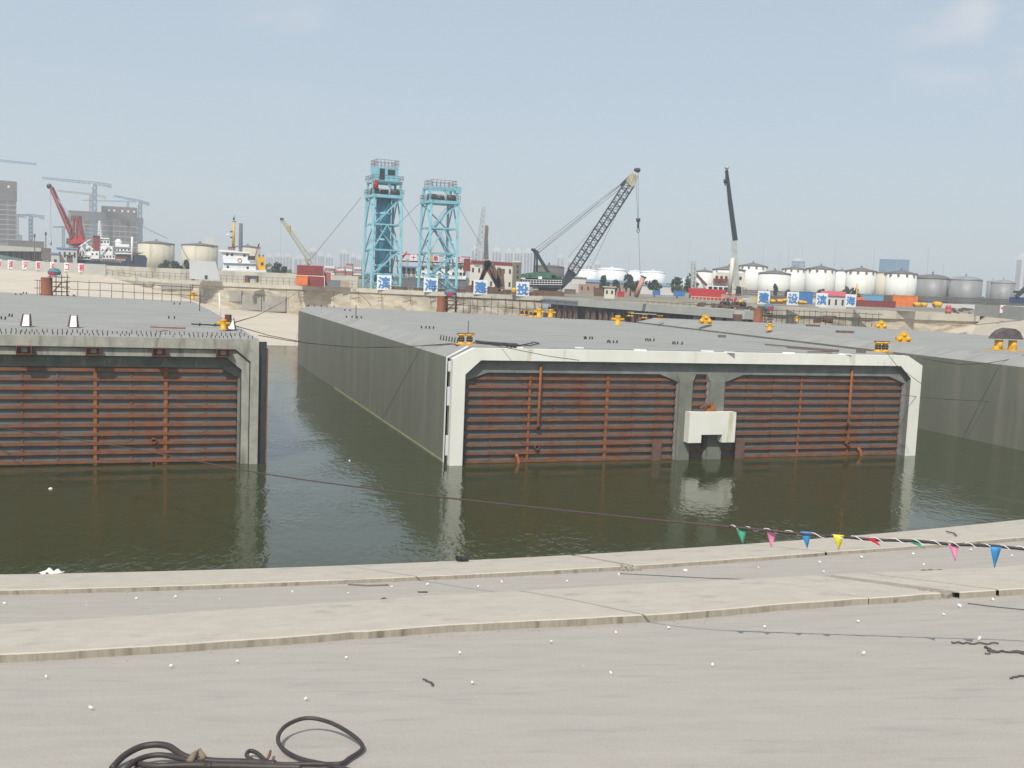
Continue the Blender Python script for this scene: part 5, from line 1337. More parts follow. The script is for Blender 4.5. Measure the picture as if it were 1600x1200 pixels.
for i in range(12): q.bar(Z_(1080 + i * 6, 463 + i * .3, -1), Z_(1080 + i * 6, 468 + i * .3, -1), .12)
q.bar(Z_(1080, 463, -1), Z_(1148, 466.3, -1), .12); q.build('railing', m_cream, rs)
q = MB(); q.tube([D(1067, 456, 205), D(1068.5, 434, 205)], .09, 5); tag(q.build('pole', m_whitep), 'thin white pole between the blue box and the red ship', 'pole')
# right yard items
cb2, T, w_, h = block(1283, 1321, 462.5, 478, 222, 5, m_wall, m_red, 'small white cabin with red roof between two character panels', 'cabin', 'site_cabin', rows=1, cols=4, ww=.28, wh=.45, roofh=.0, base=ZQ)
q = MB(T); q.prism([(-w_ / 2 - .3, -.3, h), (w_ / 2 + .3, -.3, h), (w_ / 2 - .3, 2.5, h + .9), (-w_ / 2 + .3, 2.5, h + .9)], (0, 0, .1)); q.prism([(-w_ / 2 - .3, 5.3, h), (w_ / 2 + .3, 5.3, h), (w_ / 2 - .3, 2.5, h + .92), (-w_ / 2 + .3, 2.5, h + .92)], (0, 0, .1)); q.build('red_roof', mat('pink red roof sheet', (.55, .10, .13), None, .6), cb2)
container(1249, 1268, 456, 475, 226, m_blue, 'blue container stack right of the second right panel', ribs=5, cat='container')
container(1204, 1228, 463, 475, 228, m_net, 'brown container between the first two right panels', ribs=5)
container(1339, 1395, 470, 479.5, 214, m_dred, 'long dark red barrier box along the right quay edge', ribs=6, cat='barrier', name='barrier', depth=1.2)
container(1397, 1430, 462, 479, 220, m_orange, 'bright orange container on the right quay', ribs=6)
container(1350, 1378, 461, 470, 224, mat('blue tarp', (.12, .33, .50), (.10, .28, .44), .7), 'light blue covered stack behind the dark red barrier', ribs=0, cat='covered stack', name='covered_stack')
container(1378, 1398, 462, 471, 226, m_plate, 'brown crate left of the orange container', ribs=3, cat='crate', name='crate')
container(1338, 1350, 465, 471, 222, m_orange, 'small orange crate at the yellow pole', ribs=2, cat='crate', name='crate', depth=1.2)
q = MB(); q.tube([D(1337.5, 478, 214), D(1339.5, 443, 214)], .14, 6); tag(q.build('yellow_pole', m_yel), 'thin yellow pole right of the last blue character panel', 'pole')
container(1167, 1178, 463, 473, 190, mat('pale green box', (.50, .52, .44), None, .7), 'pale box between the truck crane and the first right panel', ribs=0, cat='box', name='pale_box', depth=1)
q = MB(); q.prism([D(1178, 473, 195), D(1182, 473, 195), D(1184, 463, 195), D(1180, 463, 195)], (0, .4, 0)); tag(q.build('yellow_board', m_yel), 'tilted yellow board beside the first right panel', 'board')
bl_ = thing('excavator', D(1590, 470, 240), 'dark blue machine partly cut by the right picture edge above the parapet', 'machine')
q = MB(); q.prism([D(1577, 473, 240), D(1612, 475, 240), D(1612, 465, 240), D(1577, 464, 240)], (0, 3, 0)); q.build('body', mat('deep blue paint', (.03, .05, .14), None, .5), bl_)
q = MB(); q.bar(D(1588, 464, 240), D(1602, 450, 240), .8); q.bar(D(1584, 456, 240), D(1604, 457, 240), .5); q.build('arm', m_dark, bl_)
# pipe rack and wall in front of the tanks
pk = thing('pipe_rack', D(1350, 466, 350), 'long horizontal pipes running in front of the white tanks', 'pipe rack')
for v in (459, 461.5, 464.5):
    q = MB(); q.tube([D(1090, v - 8 + 0, 350), D(1600, v + 10, 350)], .22, 5); q.build('pipe', m_troof, pk)
for u in range(1100, 1600, 33):
    q = MB(); p = D(u, 457 + (u - 1340) * .036, 350); q.bar(Vector((p.x, 350, ZQ)), p, .25); q.build('support', m_troof, pk)
b = MB(); b.prism([D(1160, 463, 330), D(1640, 480, 330), D(1640, 487, 330), D(1160, 470, 330)], (0, .4, 0)); tag(b.build('boundary_wall', m_wall), 'low pale boundary wall in front of the tank farm', 'wall')

# ------------------------------------------------------------------ yellow mooring bollards and winches
def bollard_mesh():
    r = thing('bollard', (0, 0, 0), 'x', 'bollard', 'yellow fittings on the tunnel elements')
    b = MB(); b.lathe((0, 0, 0), [(.40, 0), (.40, .06), (.27, .08), (.26, .78), (.30, .82), (.30, .9), (.2, .95)], 12); b.build('post', m_yel, r)
    b = MB(); b.tube([(-.62, 0, .58), (.62, 0, .58)], .13, 8); b.build('cross_bar', m_yel, r)
    return r
BP = bollard_mesh()
first = [True]
def bollard(u, v, z, s, label, m=None):
    p = P(u, v, z)
    if first[0]:
        BP.location = p; BP.scale = (s, s, s); BP['label'] = label; first[0] = False; return BP
    return copy_thing(BP, p, rnd.uniform(-.3, .3), s, label)
ZC, ZL, ZR = 7.57, 7.72, 7.4
bollard(965, 508, ZC, 1.1, 'yellow cross bollard at the far right corner of the middle element')
bollard(860, 496, ZC, 1.05, 'larger yellow bollard at the right end of the far scaffold fence')
bollard(842, 495.5, ZC, 1.1, 'yellow bollard just left of the larger one behind the scaffold fence')
bollard(349, 515, ZL, .75, 'yellow bollard near the right front corner of the left element')
bollard(301, 467, ZL, .95, 'yellow bollard at the far right corner of the left element')
bollard(1202, 516, ZR, .85, 'yellow bollard alone on the right element below the rusty shaft')
bollard(1245, 502, ZR, .8, 'yellow bollard inside the far scaffold of the right element')
bollard(1564, 525, ZR, .8, 'yellow bollard at far right behind the covered winch')
def fairlead(u, v, z, s, label):
    p = P(u, v, z); b = MB(Matrix.Translation(p) @ Matrix.Scale(s, 4))
    r = thing('fairlead', p, label, 'fairlead', 'yellow triangular fittings')
    b.prism([(-.75, -.3, 0), (.75, -.3, 0), (.68, -.3, .35), (.28, -.3, .95), (0, -.3, 1.1), (-.28, -.3, .95), (-.68, -.3, .35)], (0, .6, 0)); b.build('frame', m_yel, r)
    b = MB(Matrix.Translation(p) @ Matrix.Scale(s, 4)); b.tube([(-.45, -.35, .3), (-.45, .4, .3)], .26, 10); b.tube([(.45, -.35, .3), (.45, .4, .3)], .26, 10); b.tube([(0, -.35, .72), (0, .4, .72)], .2, 10); b.build('roller', m_yel, r)
    return r
fairlead(1102, 506, ZR, 1.1, 'yellow triangular fairlead at the far left of the right element')
fairlead(1376, 513, ZR, 1.0, 'small yellow triangular fairlead near the rough quay wall')
fairlead(1411, 534, ZR, .95, 'larger yellow triangular fairlead on the right element')
def pulley(u, v, z, s, label, tall=1.0):
    p = P(u, v, z); T = Matrix.Translation(p) @ Matrix.Rotation(YAW, 4, 'Z') @ Matrix.Scale(s, 4)
    r = thing('roller_fairlead', p, label, 'fairlead', 'twin roller fittings with ropes')
    for x in (-.42, .42):
        b = MB(T); b.lathe((x, 0, 0), [(.4, 0), (.4, .12), (.24, .16), (.3, .5), (.24, .84), (.4, .88), (.4, 1.0)], 12); b.build('roller', m_yel, r)
        b = MB(T); b.lathe((x, 0, .3), [(.3, 0), (.33, .1), (.3, .2), (.33, .3), (.3, .4)], 10); b.build('rope_turns', m_black, r)
    b = MB(T); b.box(-1, 1, -.5, .5, -.02, .06); b.build('base', m_yel if s < 1 else m_brownrust, r)
    b = MB(T); b.box(-.9, .9, -.1, .1, 1.0, 1.1); b.build('top_bar', m_brownrust, r)
    return r
pulley(727, 538, ZC, .68, 'yellow twin roller fairlead with ropes at the front left corner of the middle element')
pulley(1377, 550, ZC, .78, 'yellow twin roller fairlead with ropes at the front right corner of the middle element')
for i, (u, v, s) in enumerate(((985, 494, 1.0), (1007, 497, .9), (1031, 499, .9))):
    pulley(u, v, ZR, s * .6, ['leftmost of three small yellow rollers at the far end of the right element', 'middle one of three small yellow rollers at the far end', 'rightmost of three small yellow rollers under the grey plank'][i])
for i, (u, v) in enumerate(((819, 493), (833, 495))):
    pulley(u, v, ZC, .7, ['small yellow roller at the left of the group behind the scaffold fence', 'small yellow roller second from left behind the scaffold fence'][i])
q = MB(); q.prism([D(985, 489, 128), D(1026, 491, 125), D(1026, 492, 125), D(985, 490, 128)], (0, 1, 0)); tag(q.build('plank', m_parag), 'thin grey plank lying on the three small yellow rollers', 'plank')
for i, (u, v, w_) in enumerate(((1320, 520, 1.4), (1270, 510, 1.2))):
    p = P(u, v, ZR); q = MB(); q.cbox(p + Vector((0, 0, .12)), w_ * 1.4, .8, .24, .2); tag(q.build('base_plate', m_brownrust), ['rusty yellow plate lying on the right element', 'smaller rusty plate near the far scaffold'][i], 'steel plate', 'loose plates on the right deck')
# covered winch at right
p = P(1570, 547, ZR); T = Matrix.Translation(p) @ Matrix.Rotation(.2, 4, 'Z')
cw = thing('covered_winch', p, 'winch under a dark brown tarpaulin on yellow feet at the right edge', 'winch')
for x in (-.7, .75):
    b = MB(T); b.lathe((x, 0, 0), [(.38, 0), (.36, .95)], 12); b.build('foot', m_yel, cw)
b = MB(T); b.box(-1.5, 1.6, -.5, .5, .95, 1.03); b.build('platform', m_parag, cw)
b = MB(T); b.prism([(-1.5, -.5, 1.04), (1.5, -.5, 1.04), (1.1, -.5, 1.7), (.6, -.5, 2.0), (-.1, -.5, 2.05), (-.8, -.5, 1.8), (-1.2, -.5, 1.45)], (0, 1.0, 0)); b.build('tarpaulin', m_tire, cw)
b = MB(T); b.box(-2.6, 2.6, -.9, -.75, .02, .1); b.lathe((-1.3, -.5, 0), [(.3, 0), (.25, .4)], 10); b.lathe((.2, -.7, 0), [(.34, 0), (.3, .36)], 10); b.build('sole_beam', m_yel, cw)
# far deck debris of the right element
p = P(1288, 504, ZR); q = MB()
for i in range(7): q.cbox(p + Vector((rnd.uniform(-2.4, 2.4), rnd.uniform(-1, 1), rnd.uniform(.2, .9))), rnd.uniform(.5, 1.6), .5, rnd.uniform(.2, .7), rnd.random())
tag(q.build('winch_scrap', m_brownrust), 'brown scrap machinery inside the scaffold of the right element', 'scrap')

# ------------------------------------------------------------------ access shafts and scaffold fences
def shaft(u, v, z, r, h, label):
    p = P(u, v, z); b = MB(); root = thing('access_shaft', p, label, 'access shaft', 'rusty access shafts on the tunnel elements')
    b.lathe(p, [(r * 1.12, 0), (r * 1.12, .25), (r, .27), (r, h)], 24, caps=False); b.lathe(p, [(r, h), (r * .93, h), (r * .93, h - .6)], 24, caps=False); b.build('tube', mat('orange brown shaft', (.27, .09, .035), (.19, .065, .03), .8, scale=1.2, sx=(1, 1, .3)), root)
    b = MB(); b.lathe(p, [(r * .96, h - .5), (r * .9, h - .45)], 20); b.build('lid', m_dark, root)
    return p
def scaffold(pts, h, nx, label, lifts=2):
    """pipe fence: posts along a polyline of points on the deck"""
    r = thing('scaffold_fence', pts[0], label, 'scaffold fence', 'pipe scaffold fences')
    tot = sum((c - a).length for a, c in zip(pts, pts[1:])); step = tot / nx
    pl = []; 
    for a, c in zip(pts, pts[1:]):
        k = max(1, round((c - a).length / step)); pl += [a + (c - a) * (i / k) for i in range(k)]
    pl.append(pts[-1])
    for i, p in enumerate(pl):
        q = MB(); q.tube([p - Vector((0, 0, .05)), p + Vector((rnd.uniform(-.05, .05), 0, h + rnd.uniform(-.1, .25)))], .015 + .00016 * p.y, 5); q.build('post', m_pipe, r)
    for j in range(lifts):
        z = h * (.45 + .5 * j / max(1, lifts - 1))
        q = MB(); a = pl[0] + Vector((-.3, 0, z)); 
        q.tube([a] + [p + Vector((0, -.06, z + rnd.uniform(-.04, .04))) for p in pl[1:-1]] + [pl[-1] + Vector((.5, 0, z))], .015 + .00018 * pl[0].y, 5); q.build('rail', m_pipe, r)
    return r
def booth(p, w_, h, label):
    r = thing('scaffold_stair', p, label, 'scaffold stair', 'scaffold stairs beside the shafts')
    for x in (-w_ / 2, w_ / 2):
        for y in (-.8, .8): q = MB(); q.tube([p + Vector((x, y, 0)), p + Vector((x, y, h))], .055, 5); q.build('post', m_pipe, r)
    for z in (.5, h * .4, h * .62, h * .85):
        q = MB()
        for y in (-.8, .8): q.tube([p + Vector((-w_ / 2 - .3, y, z)), p + Vector((w_ / 2 + .3, y, z))], .05, 5)
        q.build('rail', m_pipe, r)
    q = MB(); q.box(p.x - w_ / 2, p.x + w_ / 2, p.y - .8, p.y + .8, p.z + h * .6, p.z + h * .6 + .06); q.build('platform', m_net, r)
    q = MB(); q.bar(p + Vector((-w_ / 2, -.9, 0)), p + Vector((w_ / 2, -.9, h * .6)), .12); q.build('ladder', m_pipe, r)
    q = MB(); c = p + Vector((-w_ * .1, -.9, h + .1)); q.lathe(c + Vector((0, 0, -.35)), [(.1, 0), (.7, .1), (.8, .45), (.5, .85), (.1, .95)], 10); q.build('blue_cover', mat('teal cover', (.08, .2, .26), None, .7), r)
    q = MB(); q.cbox(c + Vector((0, -.7, -.1)), .55, .1, .55); q.build('red_patch', mat('crimson patch', (.5, .01, .06), None, .6), r)
    return r
pL = shaft(73, 461.5, ZL, .66, 2.2, 'orange brown access shaft on the left element, below the red character panels')
booth(P(92, 462, ZL), 1.4, 2.7, 'scaffold stair with teal cover right of the left shaft')
scaffold([P(58, 461, ZL), P(66, 460.5, ZL)], 1.9, 2, 'short pipe fence left of the left access shaft')
scaffold([P(104, 462, ZL), P(210, 467.5, ZL), P(313, 474, ZL)], 1.9, 13, 'long pipe fence along the far edge of the left element')
pC = shaft(690, 487, ZC, .61, 2.0, 'orange brown access shaft at the far edge of the middle element')
booth(P(705, 487.5, ZC), 1.1, 2.3, 'scaffold stair with teal cover right of the middle shaft')
scaffold([P(713, 487.5, ZC), P(800, 492, ZC), P(845, 495, ZC)], 2.0, 12, 'pipe fence along the far edge of the middle element')
scaffold([P(846, 492, ZC), P(895, 497, ZC)], 2.0, 4, 'last bays of the middle pipe fence before the brown piles')
pR = shaft(1184, 503.5, ZR, .64, 2.0, 'orange brown access shaft at the far edge of the right element')
booth(P(1198, 504, ZR), 1.0, 2.1, 'scaffold stair with teal cover right of the right shaft')
scaffold([P(1204, 504, ZR), P(1290, 507, ZR), P(1372, 511, ZR)], 1.9, 18, 'dense pipe fence along the far edge of the right element')
# wedge shaped stops on the left deck
for i, u in enumerate((40.5, 114.5, 361)):
    p = P(u, 508 + .02 * u * (1 if u < 200 else .85), ZL)
    T = Matrix.Translation(p) @ Matrix.Rotation(YAW, 4, 'Z') @ Matrix.Scale(.76, 4)
    r = thing('wedge_stop', p, ['white wedge stop with dark red sides, leftmost on the left deck', 'white wedge stop with dark red sides, middle one on the left deck', 'white wedge stop beside the yellow bollard on the left deck'][i], 'wedge stop', 'wedge stops on the left deck')
    b = MB(T); b.prism([(-.3, -.35, 0), (.3, -.35, 0), (.22, .35, .85), (-.22, .35, .85)], (0, .35, .05)); b.build('white_plate', m_purew, r)
    for s_ in (-1, 1):
        b = MB(T); b.prism([(s_ * .3, -.45, 0), (s_ * .46, -.3, 0), (s_ * .3, .4, 1.0), (s_ * .24, .3, .95)], (0, .5, 0)); b.build('side_plate', m_redlead, r)
# pipes by the left bollard
q = MB(); q.tube([P(345, 508, ZL), P(345, 508, ZL) + Vector((-.15, 0, 2.4))], .05, 5); tag(q.build('thin_pole', m_whitep), 'thin pale pole standing behind the left yellow bollard', 'pole')
q = MB(); q.cbox(P(355, 514, ZL) + Vector((0, .2, .5)), .35, .5, 1.0); tag(q.build('steel_box', m_redlead), 'dark red steel box between the bollard and the wedge stop', 'box')
q = MB(); q.tube([P(267.5, 491, ZL) + Vector((0, 0, 0)), P(267.5, 491, ZL) + Vector((0, 0, 1))], .05, 5) if False else q.tube([P(312, 486, ZL), P(312, 486, ZL) + Vector((0, 0, 2.4))], .045, 5)
tag(q.build('thin_pole', m_pipe), 'thin rusty pole near the right edge of the left deck', 'pole')
q = MB(); q.tube([P(556, 497, ZC), P(556, 497, ZC) + Vector((0, 0, 1.3))], .04, 5); tag(q.build('thin_pole', m_pipe), 'thin dark pole standing on the left part of the middle deck', 'pole')
q = MB(); q.tube([P(731, 529, ZC), P(731, 529, ZC) + Vector((0, 0, 1.3))], .03, 5); tag(q.build('thin_pole', m_pipe), 'thin dark rod above the front left roller fairlead', 'pole')

# ------------------------------------------------------------------ small stubs (cast-in bolts) on the decks
def stubs(u, v, z, n, label, sx=.35, h=.22, gap=.35):
    p = P(u, v, z); r = thing('bolt_cluster', p, label, 'bolts', 'bolt clusters on the decks')
    for i in range(n):
        q = MB(); a = p + Vector(((i - (n - 1) / 2) * gap + rnd.uniform(-.05, .05), rnd.uniform(-.25, .25), 0)); q.tube([a, a + Vector((rnd.uniform(-.08, .08), 0, h))], (.03 + .00035 * p.y), 5); q.build('bolt', m_black, r)
for u, v, z, n, gp in ((7, 499, ZL, 2, .35), (17, 495, ZL, 2, .35), (29, 461, ZL, 2, .5), (39, 459, ZL, 2, .5), (113, 463, ZL, 3, .5), (268, 498, ZL, 2, .5), (275, 476, ZL, 2, .6), (313, 509, ZL, 1, .3), (335, 510, ZL, 1, .3), (543, 486, ZC, 2, .6), (553, 497, ZC, 4, .45), (668, 513.5, ZC, 4, .3), (888, 498.5, ZC, 5, .45), (919, 530, ZC, 4, .22), (956, 536, ZC, 4, .22), (1015, 533, ZC, 4, .22), (1057, 538, ZC, 4, .22), (800, 543, ZC, 4, .2), (492, 479, ZC, 3, .8), (512, 480, ZC, 3, .8)):
    stubs(u, v, z, n, 'small group of dark bolts standing up from a concrete deck', gap=gp)
r = thing('rebar_stubs', P(700, 535, ZC), 'row of dark rebar stubs left of the front left roller fairlead', 'rebar stubs')
for i in range(8):
    a = P(688 + i * 4.4, 531 + i * .8, ZC); q = MB(); q.tube([a, a + Vector((.05, 0, .35))], .04, 5); q.build('stub', m_black, r)
# tangled dark ropes and timber on the middle deck
def squiggle(pts, z, r, jit, label, m=m_black, n=5, name='rope', cat='rope', group=None, lift=.06):
    P0 = [P(u, v, z) for u, v in pts]; out = []
    for a, c in zip(P0, P0[1:]):
        for i in range(n): out.append(a + (c - a) * (i / n) + Vector((rnd.uniform(-jit, jit), rnd.uniform(-jit, jit), lift)))
    out.append(P0[-1] + Vector((0, 0, lift))); b = MB(); b.tube(out, r, 5); return tag(b.build(name, m), label, cat, group)
squiggle([(742, 534), (770, 538), (800, 542), (812, 541)], ZC, .07, .15, 'thick dark rope trailing right from the front left roller')
squiggle([(742, 537), (780, 541), (830, 541), (845, 538), (835, 536), (812, 541)], ZC, .035, .15, 'thin dark rope with a loose loop on the middle deck')
squiggle([(744, 536), (790, 539), (808, 540)], ZC, .1, .1, 'thickest dark rope bundle beside the front left roller')
for i, (a, c, th) in enumerate((((1195, 540), (1232, 543), .12), ((1230, 544), (1310, 550.5), .22), ((1262, 552), (1300, 552), .1), ((1338, 551), (1352, 552), .3), ((1122, 527), (1134, 527.5), .3))):
    p, q_ = P(*a, ZC), P(*c, ZC); b = MB(); b.tube([p + Vector((0, 0, .1)), q_ + Vector((0, 0, .1))], th * .6, 4)
    tag(b.build('timber', m_net), ['thin timber left end near the frame top, middle deck', 'long dark timber lying at the right of the middle deck', 'short pale timber near the long dark timber', 'short dark piece left of the front right roller', 'short dark piece near the right edge of the middle deck'][i], 'timber', 'loose timbers on the middle deck')
for i, (u, v) in enumerate(((1232, 552), (1140, 551), (1105, 549), (905, 544), (1000, 547.5), (1320, 554), (812, 543.5))):
    p = P(u, v, ZC); q = MB(); q.cbox(p + Vector((0, 0, .03)), rnd.uniform(.3, .9), .3, .07, rnd.uniform(-.2, .2)); tag(q.build('mortar_spill', m_purew), 'pale flat mortar spill near the front edge of the middle deck', 'mortar spill', 'pale mortar spills by the frame')
tag(MB().cbox(P(160, 508.5, ZL) + Vector((0, 0, .05)), .01, .01, .01).build('x', m_dark) if False else squiggle([(300, 507.5), (325, 508.5), (346, 510)], ZL, .05, .12, 'dark rope coil lying among the dowels left of the bollard', n=8), None)
squiggle([(235, 512), (262, 513.5), (290, 514)], ZL, .05, .02, 'long rusty bar lying along the dowels of the left deck', m=m_rust2, name='rusty_bar', cat='bar')

# ------------------------------------------------------------------ mooring wires
wire([D(0, 538, 63), D(70, 549, 62.2), D(120, 538, 63.5), D(200, 526, 66), D(262, 516, 68)], .022, 'thin dark wire rising over the end collar of the left element')
wire([P(366, 503, 8.5), D(445, 472, 180), D(497, 453, 230)], .03, 'thin wire sagging from the left element up to the quay wall', sag=0) if False else wire([D(366, 504, 68), D(400, 494, 110), D(440, 473, 170), D(465, 456, 233)], .04, 'wire running from the left element up to the rough quay wall')
wire([D(368, 509, 68), D(420, 524, 75), D(480, 536, 80), D(540, 542, 80), D(600, 543, 76), D(660, 540, 72), D(716, 536, 69)], .028, 'mooring wire from the left element to the front left roller, upper one')
wire([D(404, 524, 63), D(450, 532, 66), D(500, 538, 68), D(560, 542.5, 68), D(620, 542, 68), D(716, 538, 68.5)], .024, 'mooring wire from the left element to the front left roller, lower one')
wire([D(742, 534, 67), D(800, 545, 65), D(860, 557, 64.5), D(905, 563, 66)], .022, 'thin wire crossing the white end frame to its left')
wire([D(1384, 549, 75), D(1400, 570, 73), D(1440, 600, 72)], .02, 'thin wire dropping over the right corner of the white frame')
wire([D(1440, 560, 77), D(1500, 569.5, 80), D(1540, 568, 83), D(1570, 563, 85), D(1640, 545, 88)], .03, 'sagging wire across the wall of the right element, upper one')
wire([D(1405, 617, 74), D(1480, 624, 82), D(1640, 632, 92)], .022, 'nearly level wire across the wall of the right element')
wire([D(552, 452, 226), D(572, 468, 200), D(580, 478, 150)], .05, 'thin wire dropping from the quay edge behind the middle deck')

# ------------------------------------------------------------------ trees and bushes
def tree(u, vb, d, hpx, wpx, label, group, m=m_leafd, n=420, name='tree', leaf=.38, trunk=.25, lobes=7):
    k = d / F; base = D(u, vb, d); base.z = ZQ - .1 if base.z < ZQ + 3 else base.z
    base.z = min(base.z, ZQ); H = D(u, vb - hpx, d).z - base.z; W_ = wpx * k
    r = thing(name, base, label, 'tree' if name == 'tree' else 'bush', group)
    b = MB(); b.tube([base, base + Vector((.1, 0, H * .35)), base + Vector((-.05, .1, H * .7))], H * .035, 6, r2=H * .015)
    for i in range(5):
        a = rnd.uniform(0, 6.28); s = base + Vector((0, 0, H * rnd.uniform(.25, .5))); b.tube([s, s + Vector((math.cos(a) * W_ * .3, math.sin(a) * W_ * .3, H * .25))], H * .015, 4)
    b.build('trunk', m_bark, r)
    cs = []
    for i in range(lobes):
        a = rnd.uniform(0, 6.28); rr = rnd.uniform(0, .34) * W_
        cs.append((base + Vector((math.cos(a) * rr, math.sin(a) * rr, H * rnd.uniform(trunk + .12, .82))), rnd.uniform(.16, .30) * W_, rnd.uniform(.12, .2) * H))
    b = MB()
    for i in range(n):
        c, rw, rh = rnd.choice(cs); v = Vector((rnd.gauss(0, 1), rnd.gauss(0, 1), rnd.gauss(0, 1))).normalized() * (rnd.uniform(.35, 1) ** .5)
        p = c + Vector((v.x * rw, v.y * rw, v.z * rh)); s = leaf * rnd.uniform(.6, 1.5)
        x = Vector((rnd.gauss(0, 1), rnd.gauss(0, 1), rnd.gauss(0, 1))).normalized(); y = x.cross(Vector((rnd.gauss(0, 1), rnd.gauss(0, 1), rnd.gauss(0, 1)))).normalized()
        b.add([p - x * s, p + y * s * .7, p + x * s, p - y * s * .7], [(0, 1, 2, 3)])
    b.build('crown', m, r)
for u, vb, d, h_, w_, lb, gp in (
    (942, 455, 290, 27, 18, 'lone round tree in front of the white domed tanks', 'trees in front of the domed tanks'),
    (962, 452, 300, 16, 14, 'small bush like tree right of the lone round tree', 'trees in front of the domed tanks'),
    (985, 452, 300, 26, 22, 'dense tree left of the slanted pink pole', 'trees in front of the domed tanks'),
    (996, 452, 305, 19, 18, 'tree right behind the slanted pink pole', 'trees in front of the domed tanks'),
    (1023, 452, 300, 18, 26, 'wide low tree right of the slanted pole', 'trees in front of the domed tanks'),
    (1058, 458, 300, 28, 30, 'large dark tree left of the red ship', 'trees in front of the domed tanks'),
    (1078, 458, 310, 33, 26, 'tallest dark tree behind the red ship light mast', 'trees in front of the domed tanks'),
    (1211, 466, 330, 24, 8, 'slim young tree in front of the lower wide white tank', 'trees by the right panels'),
    (1231, 462, 330, 12, 12, 'small tree above the second right panel', 'trees by the right panels'),
    (1280, 464, 330, 14, 16, 'small tree left of the red roofed cabin', 'trees by the right panels'),
    (1318, 468, 330, 22, 22, 'bushy tree behind the red roofed cabin', 'trees by the right panels'),
    (1334, 470, 330, 24, 26, 'bushy tree at the yellow pole', 'trees by the right panels'),
    (432, 428, 330, 20, 20, 'dark bush behind the parapet right of the tug funnel', 'bushes behind the left parapet'),
    (443, 428, 335, 14, 14, 'smaller dark bush left of the red containers', 'bushes behind the left parapet'),
    (258, 417, 330, 12, 20, 'low bush right of the navy ship bow', 'bushes behind the left parapet'),
    (274, 418, 330, 12, 20, 'low bush below the cream tank, middle of three', 'bushes behind the left parapet'),
    (291, 418, 330, 14, 14, 'low bush touching the pale trapezoid panel', 'bushes behind the left parapet')):
    tree(u, vb, d, h_, w_, lb, gp)
tree(304, 449, 246, 10, 10, 'small shrub growing from the quay ledge above the left deck corner', 'shrub on the quay ledge', name='shrub', n=160)
# far-off wood at the horizon
b = MB()
for i in range(5200):
    u = rnd.uniform(-60, 1680); d = rnd.uniform(560, 720)
    p = D(u, hor(u), d); p.z = ZQ + abs(rnd.gauss(0, 1)) * 2.2 * (.6 + .4 * math.sin(u * .05)); s = rnd.uniform(.7, 1.7)
    x = Vector((rnd.gauss(0, 1), rnd.gauss(0, .4), rnd.gauss(0, 1))).normalized(); y = x.cross(Vector((0, 1, .3))).normalized()
    b.add([p - x * s, p + y * s, p + x * s, p - y * s], [(0, 1, 2, 3)])
tag(b.build('distant_wood', m_leaf, at=(0, 600, 0)), 'low band of distant trees along the horizon', 'wood', kind='stuff')

# ------------------------------------------------------------------ buoys and drums along the right quay
def buoy(u, v, d, s, label, m=m_yel):
    p = D(u, v, d); p.z = max(p.z, ZQ); s *= .72; r = thing('buoy', p, label, 'buoy', 'yellow floats stacked on the right quay')
    b = MB(); b.tube([p + Vector((-s * .5, -.1, s * .42)), p + Vector((-s * .2, 0, s * .5)), p + Vector((s * .3, 0, s * .5)), p + Vector((s * .5, .1, s * .42))], s * .45, 12); b.build('float', m, r)
    b = MB(); b.tube([p + Vector((-s * .7, -.1, s * .42)), p + Vector((s * .7, .1, s * .42))], s * .12, 6); b.build('axle', m_dark, r)
for i, (u, v, s, lb) in enumerate(((1207, 474, 1.2, 'yellow float right of the first right panel'), (1218, 474, 1.3, 'yellow float second to the right of the first right panel'), (1226, 472, 1.0, 'yellow float touching the second right panel'), (1251, 475.5, 1.2, 'yellow float right of the second right panel'), (1257, 475.5, 1.0, 'yellow float below the blue container stack'), (1432, 480, 1.5, 'yellow float right of the orange container'), (1443, 480, 1.4, 'yellow float second from the orange container'), (1464, 481, 1.9, 'largest yellow float on the right quay'), (1157, 474, .9, 'small yellow float beside the truck crane wheels'))):
    buoy(u, v, 209 if u > 1180 else 180, s, lb)
c_ = D(1482, 481, 215); q = MB(); c_.z = ZQ; q.lathe(c_, [(.6, 0), (.6, .8), (.45, 1.0), (.6, 1.1), (.55, 1.7), (.1, 1.8)], 12); tag(q.build('red_buoy', mat('faded red buoy', (.6, .12, .09), None, .6)), 'faded red upright buoy right of the largest yellow float', 'buoy')
q = MB()
for i in range(16): q.cbox(Vector((D(1488 + i * 2.2, 480, 215).x, 215 + rnd.uniform(0, 2), ZQ + rnd.uniform(.1, 1.1))), rnd.uniform(.4, 1.2), .5, rnd.uniform(.2, .6), rnd.random())
tag(q.build('scrap_heap', m_plate), 'jumbled scrap heap left of the grey parapet at far right', 'scrap heap')
q = MB()
for i in range(40):
    u = rnd.uniform(1060, 1180); d = interp(u, [(850, 215), (1165, 163)]) + rnd.uniform(2, 8)
    p = D(u, hor(u), d); q.cbox(Vector((p.x, d, ZQ + rnd.uniform(.1, .5))), rnd.uniform(.3, 1.4), .5, rnd.uniform(.15, .6), rnd.random())
tag(q.build('site_clutter', m_plate), 'low jumble of brown site material below the red ship and truck crane', 'clutter', kind='stuff')
q = MB()
for i in range(90):
    u = rnd.uniform(600, 850); d = wall_d(u) + rnd.uniform(1.5, 6)
    p = D(u, hor(u), d); q.cbox(Vector((p.x, d, ZQ + rnd.uniform(.05, .5))), rnd.uniform(.2, 1.6), .5, rnd.uniform(.15, .9), rnd.random())
tag(q.build('site_clutter', m_brownrust), 'low jumble of rusty material along the quay edge under the cyan towers', 'clutter', kind='stuff')

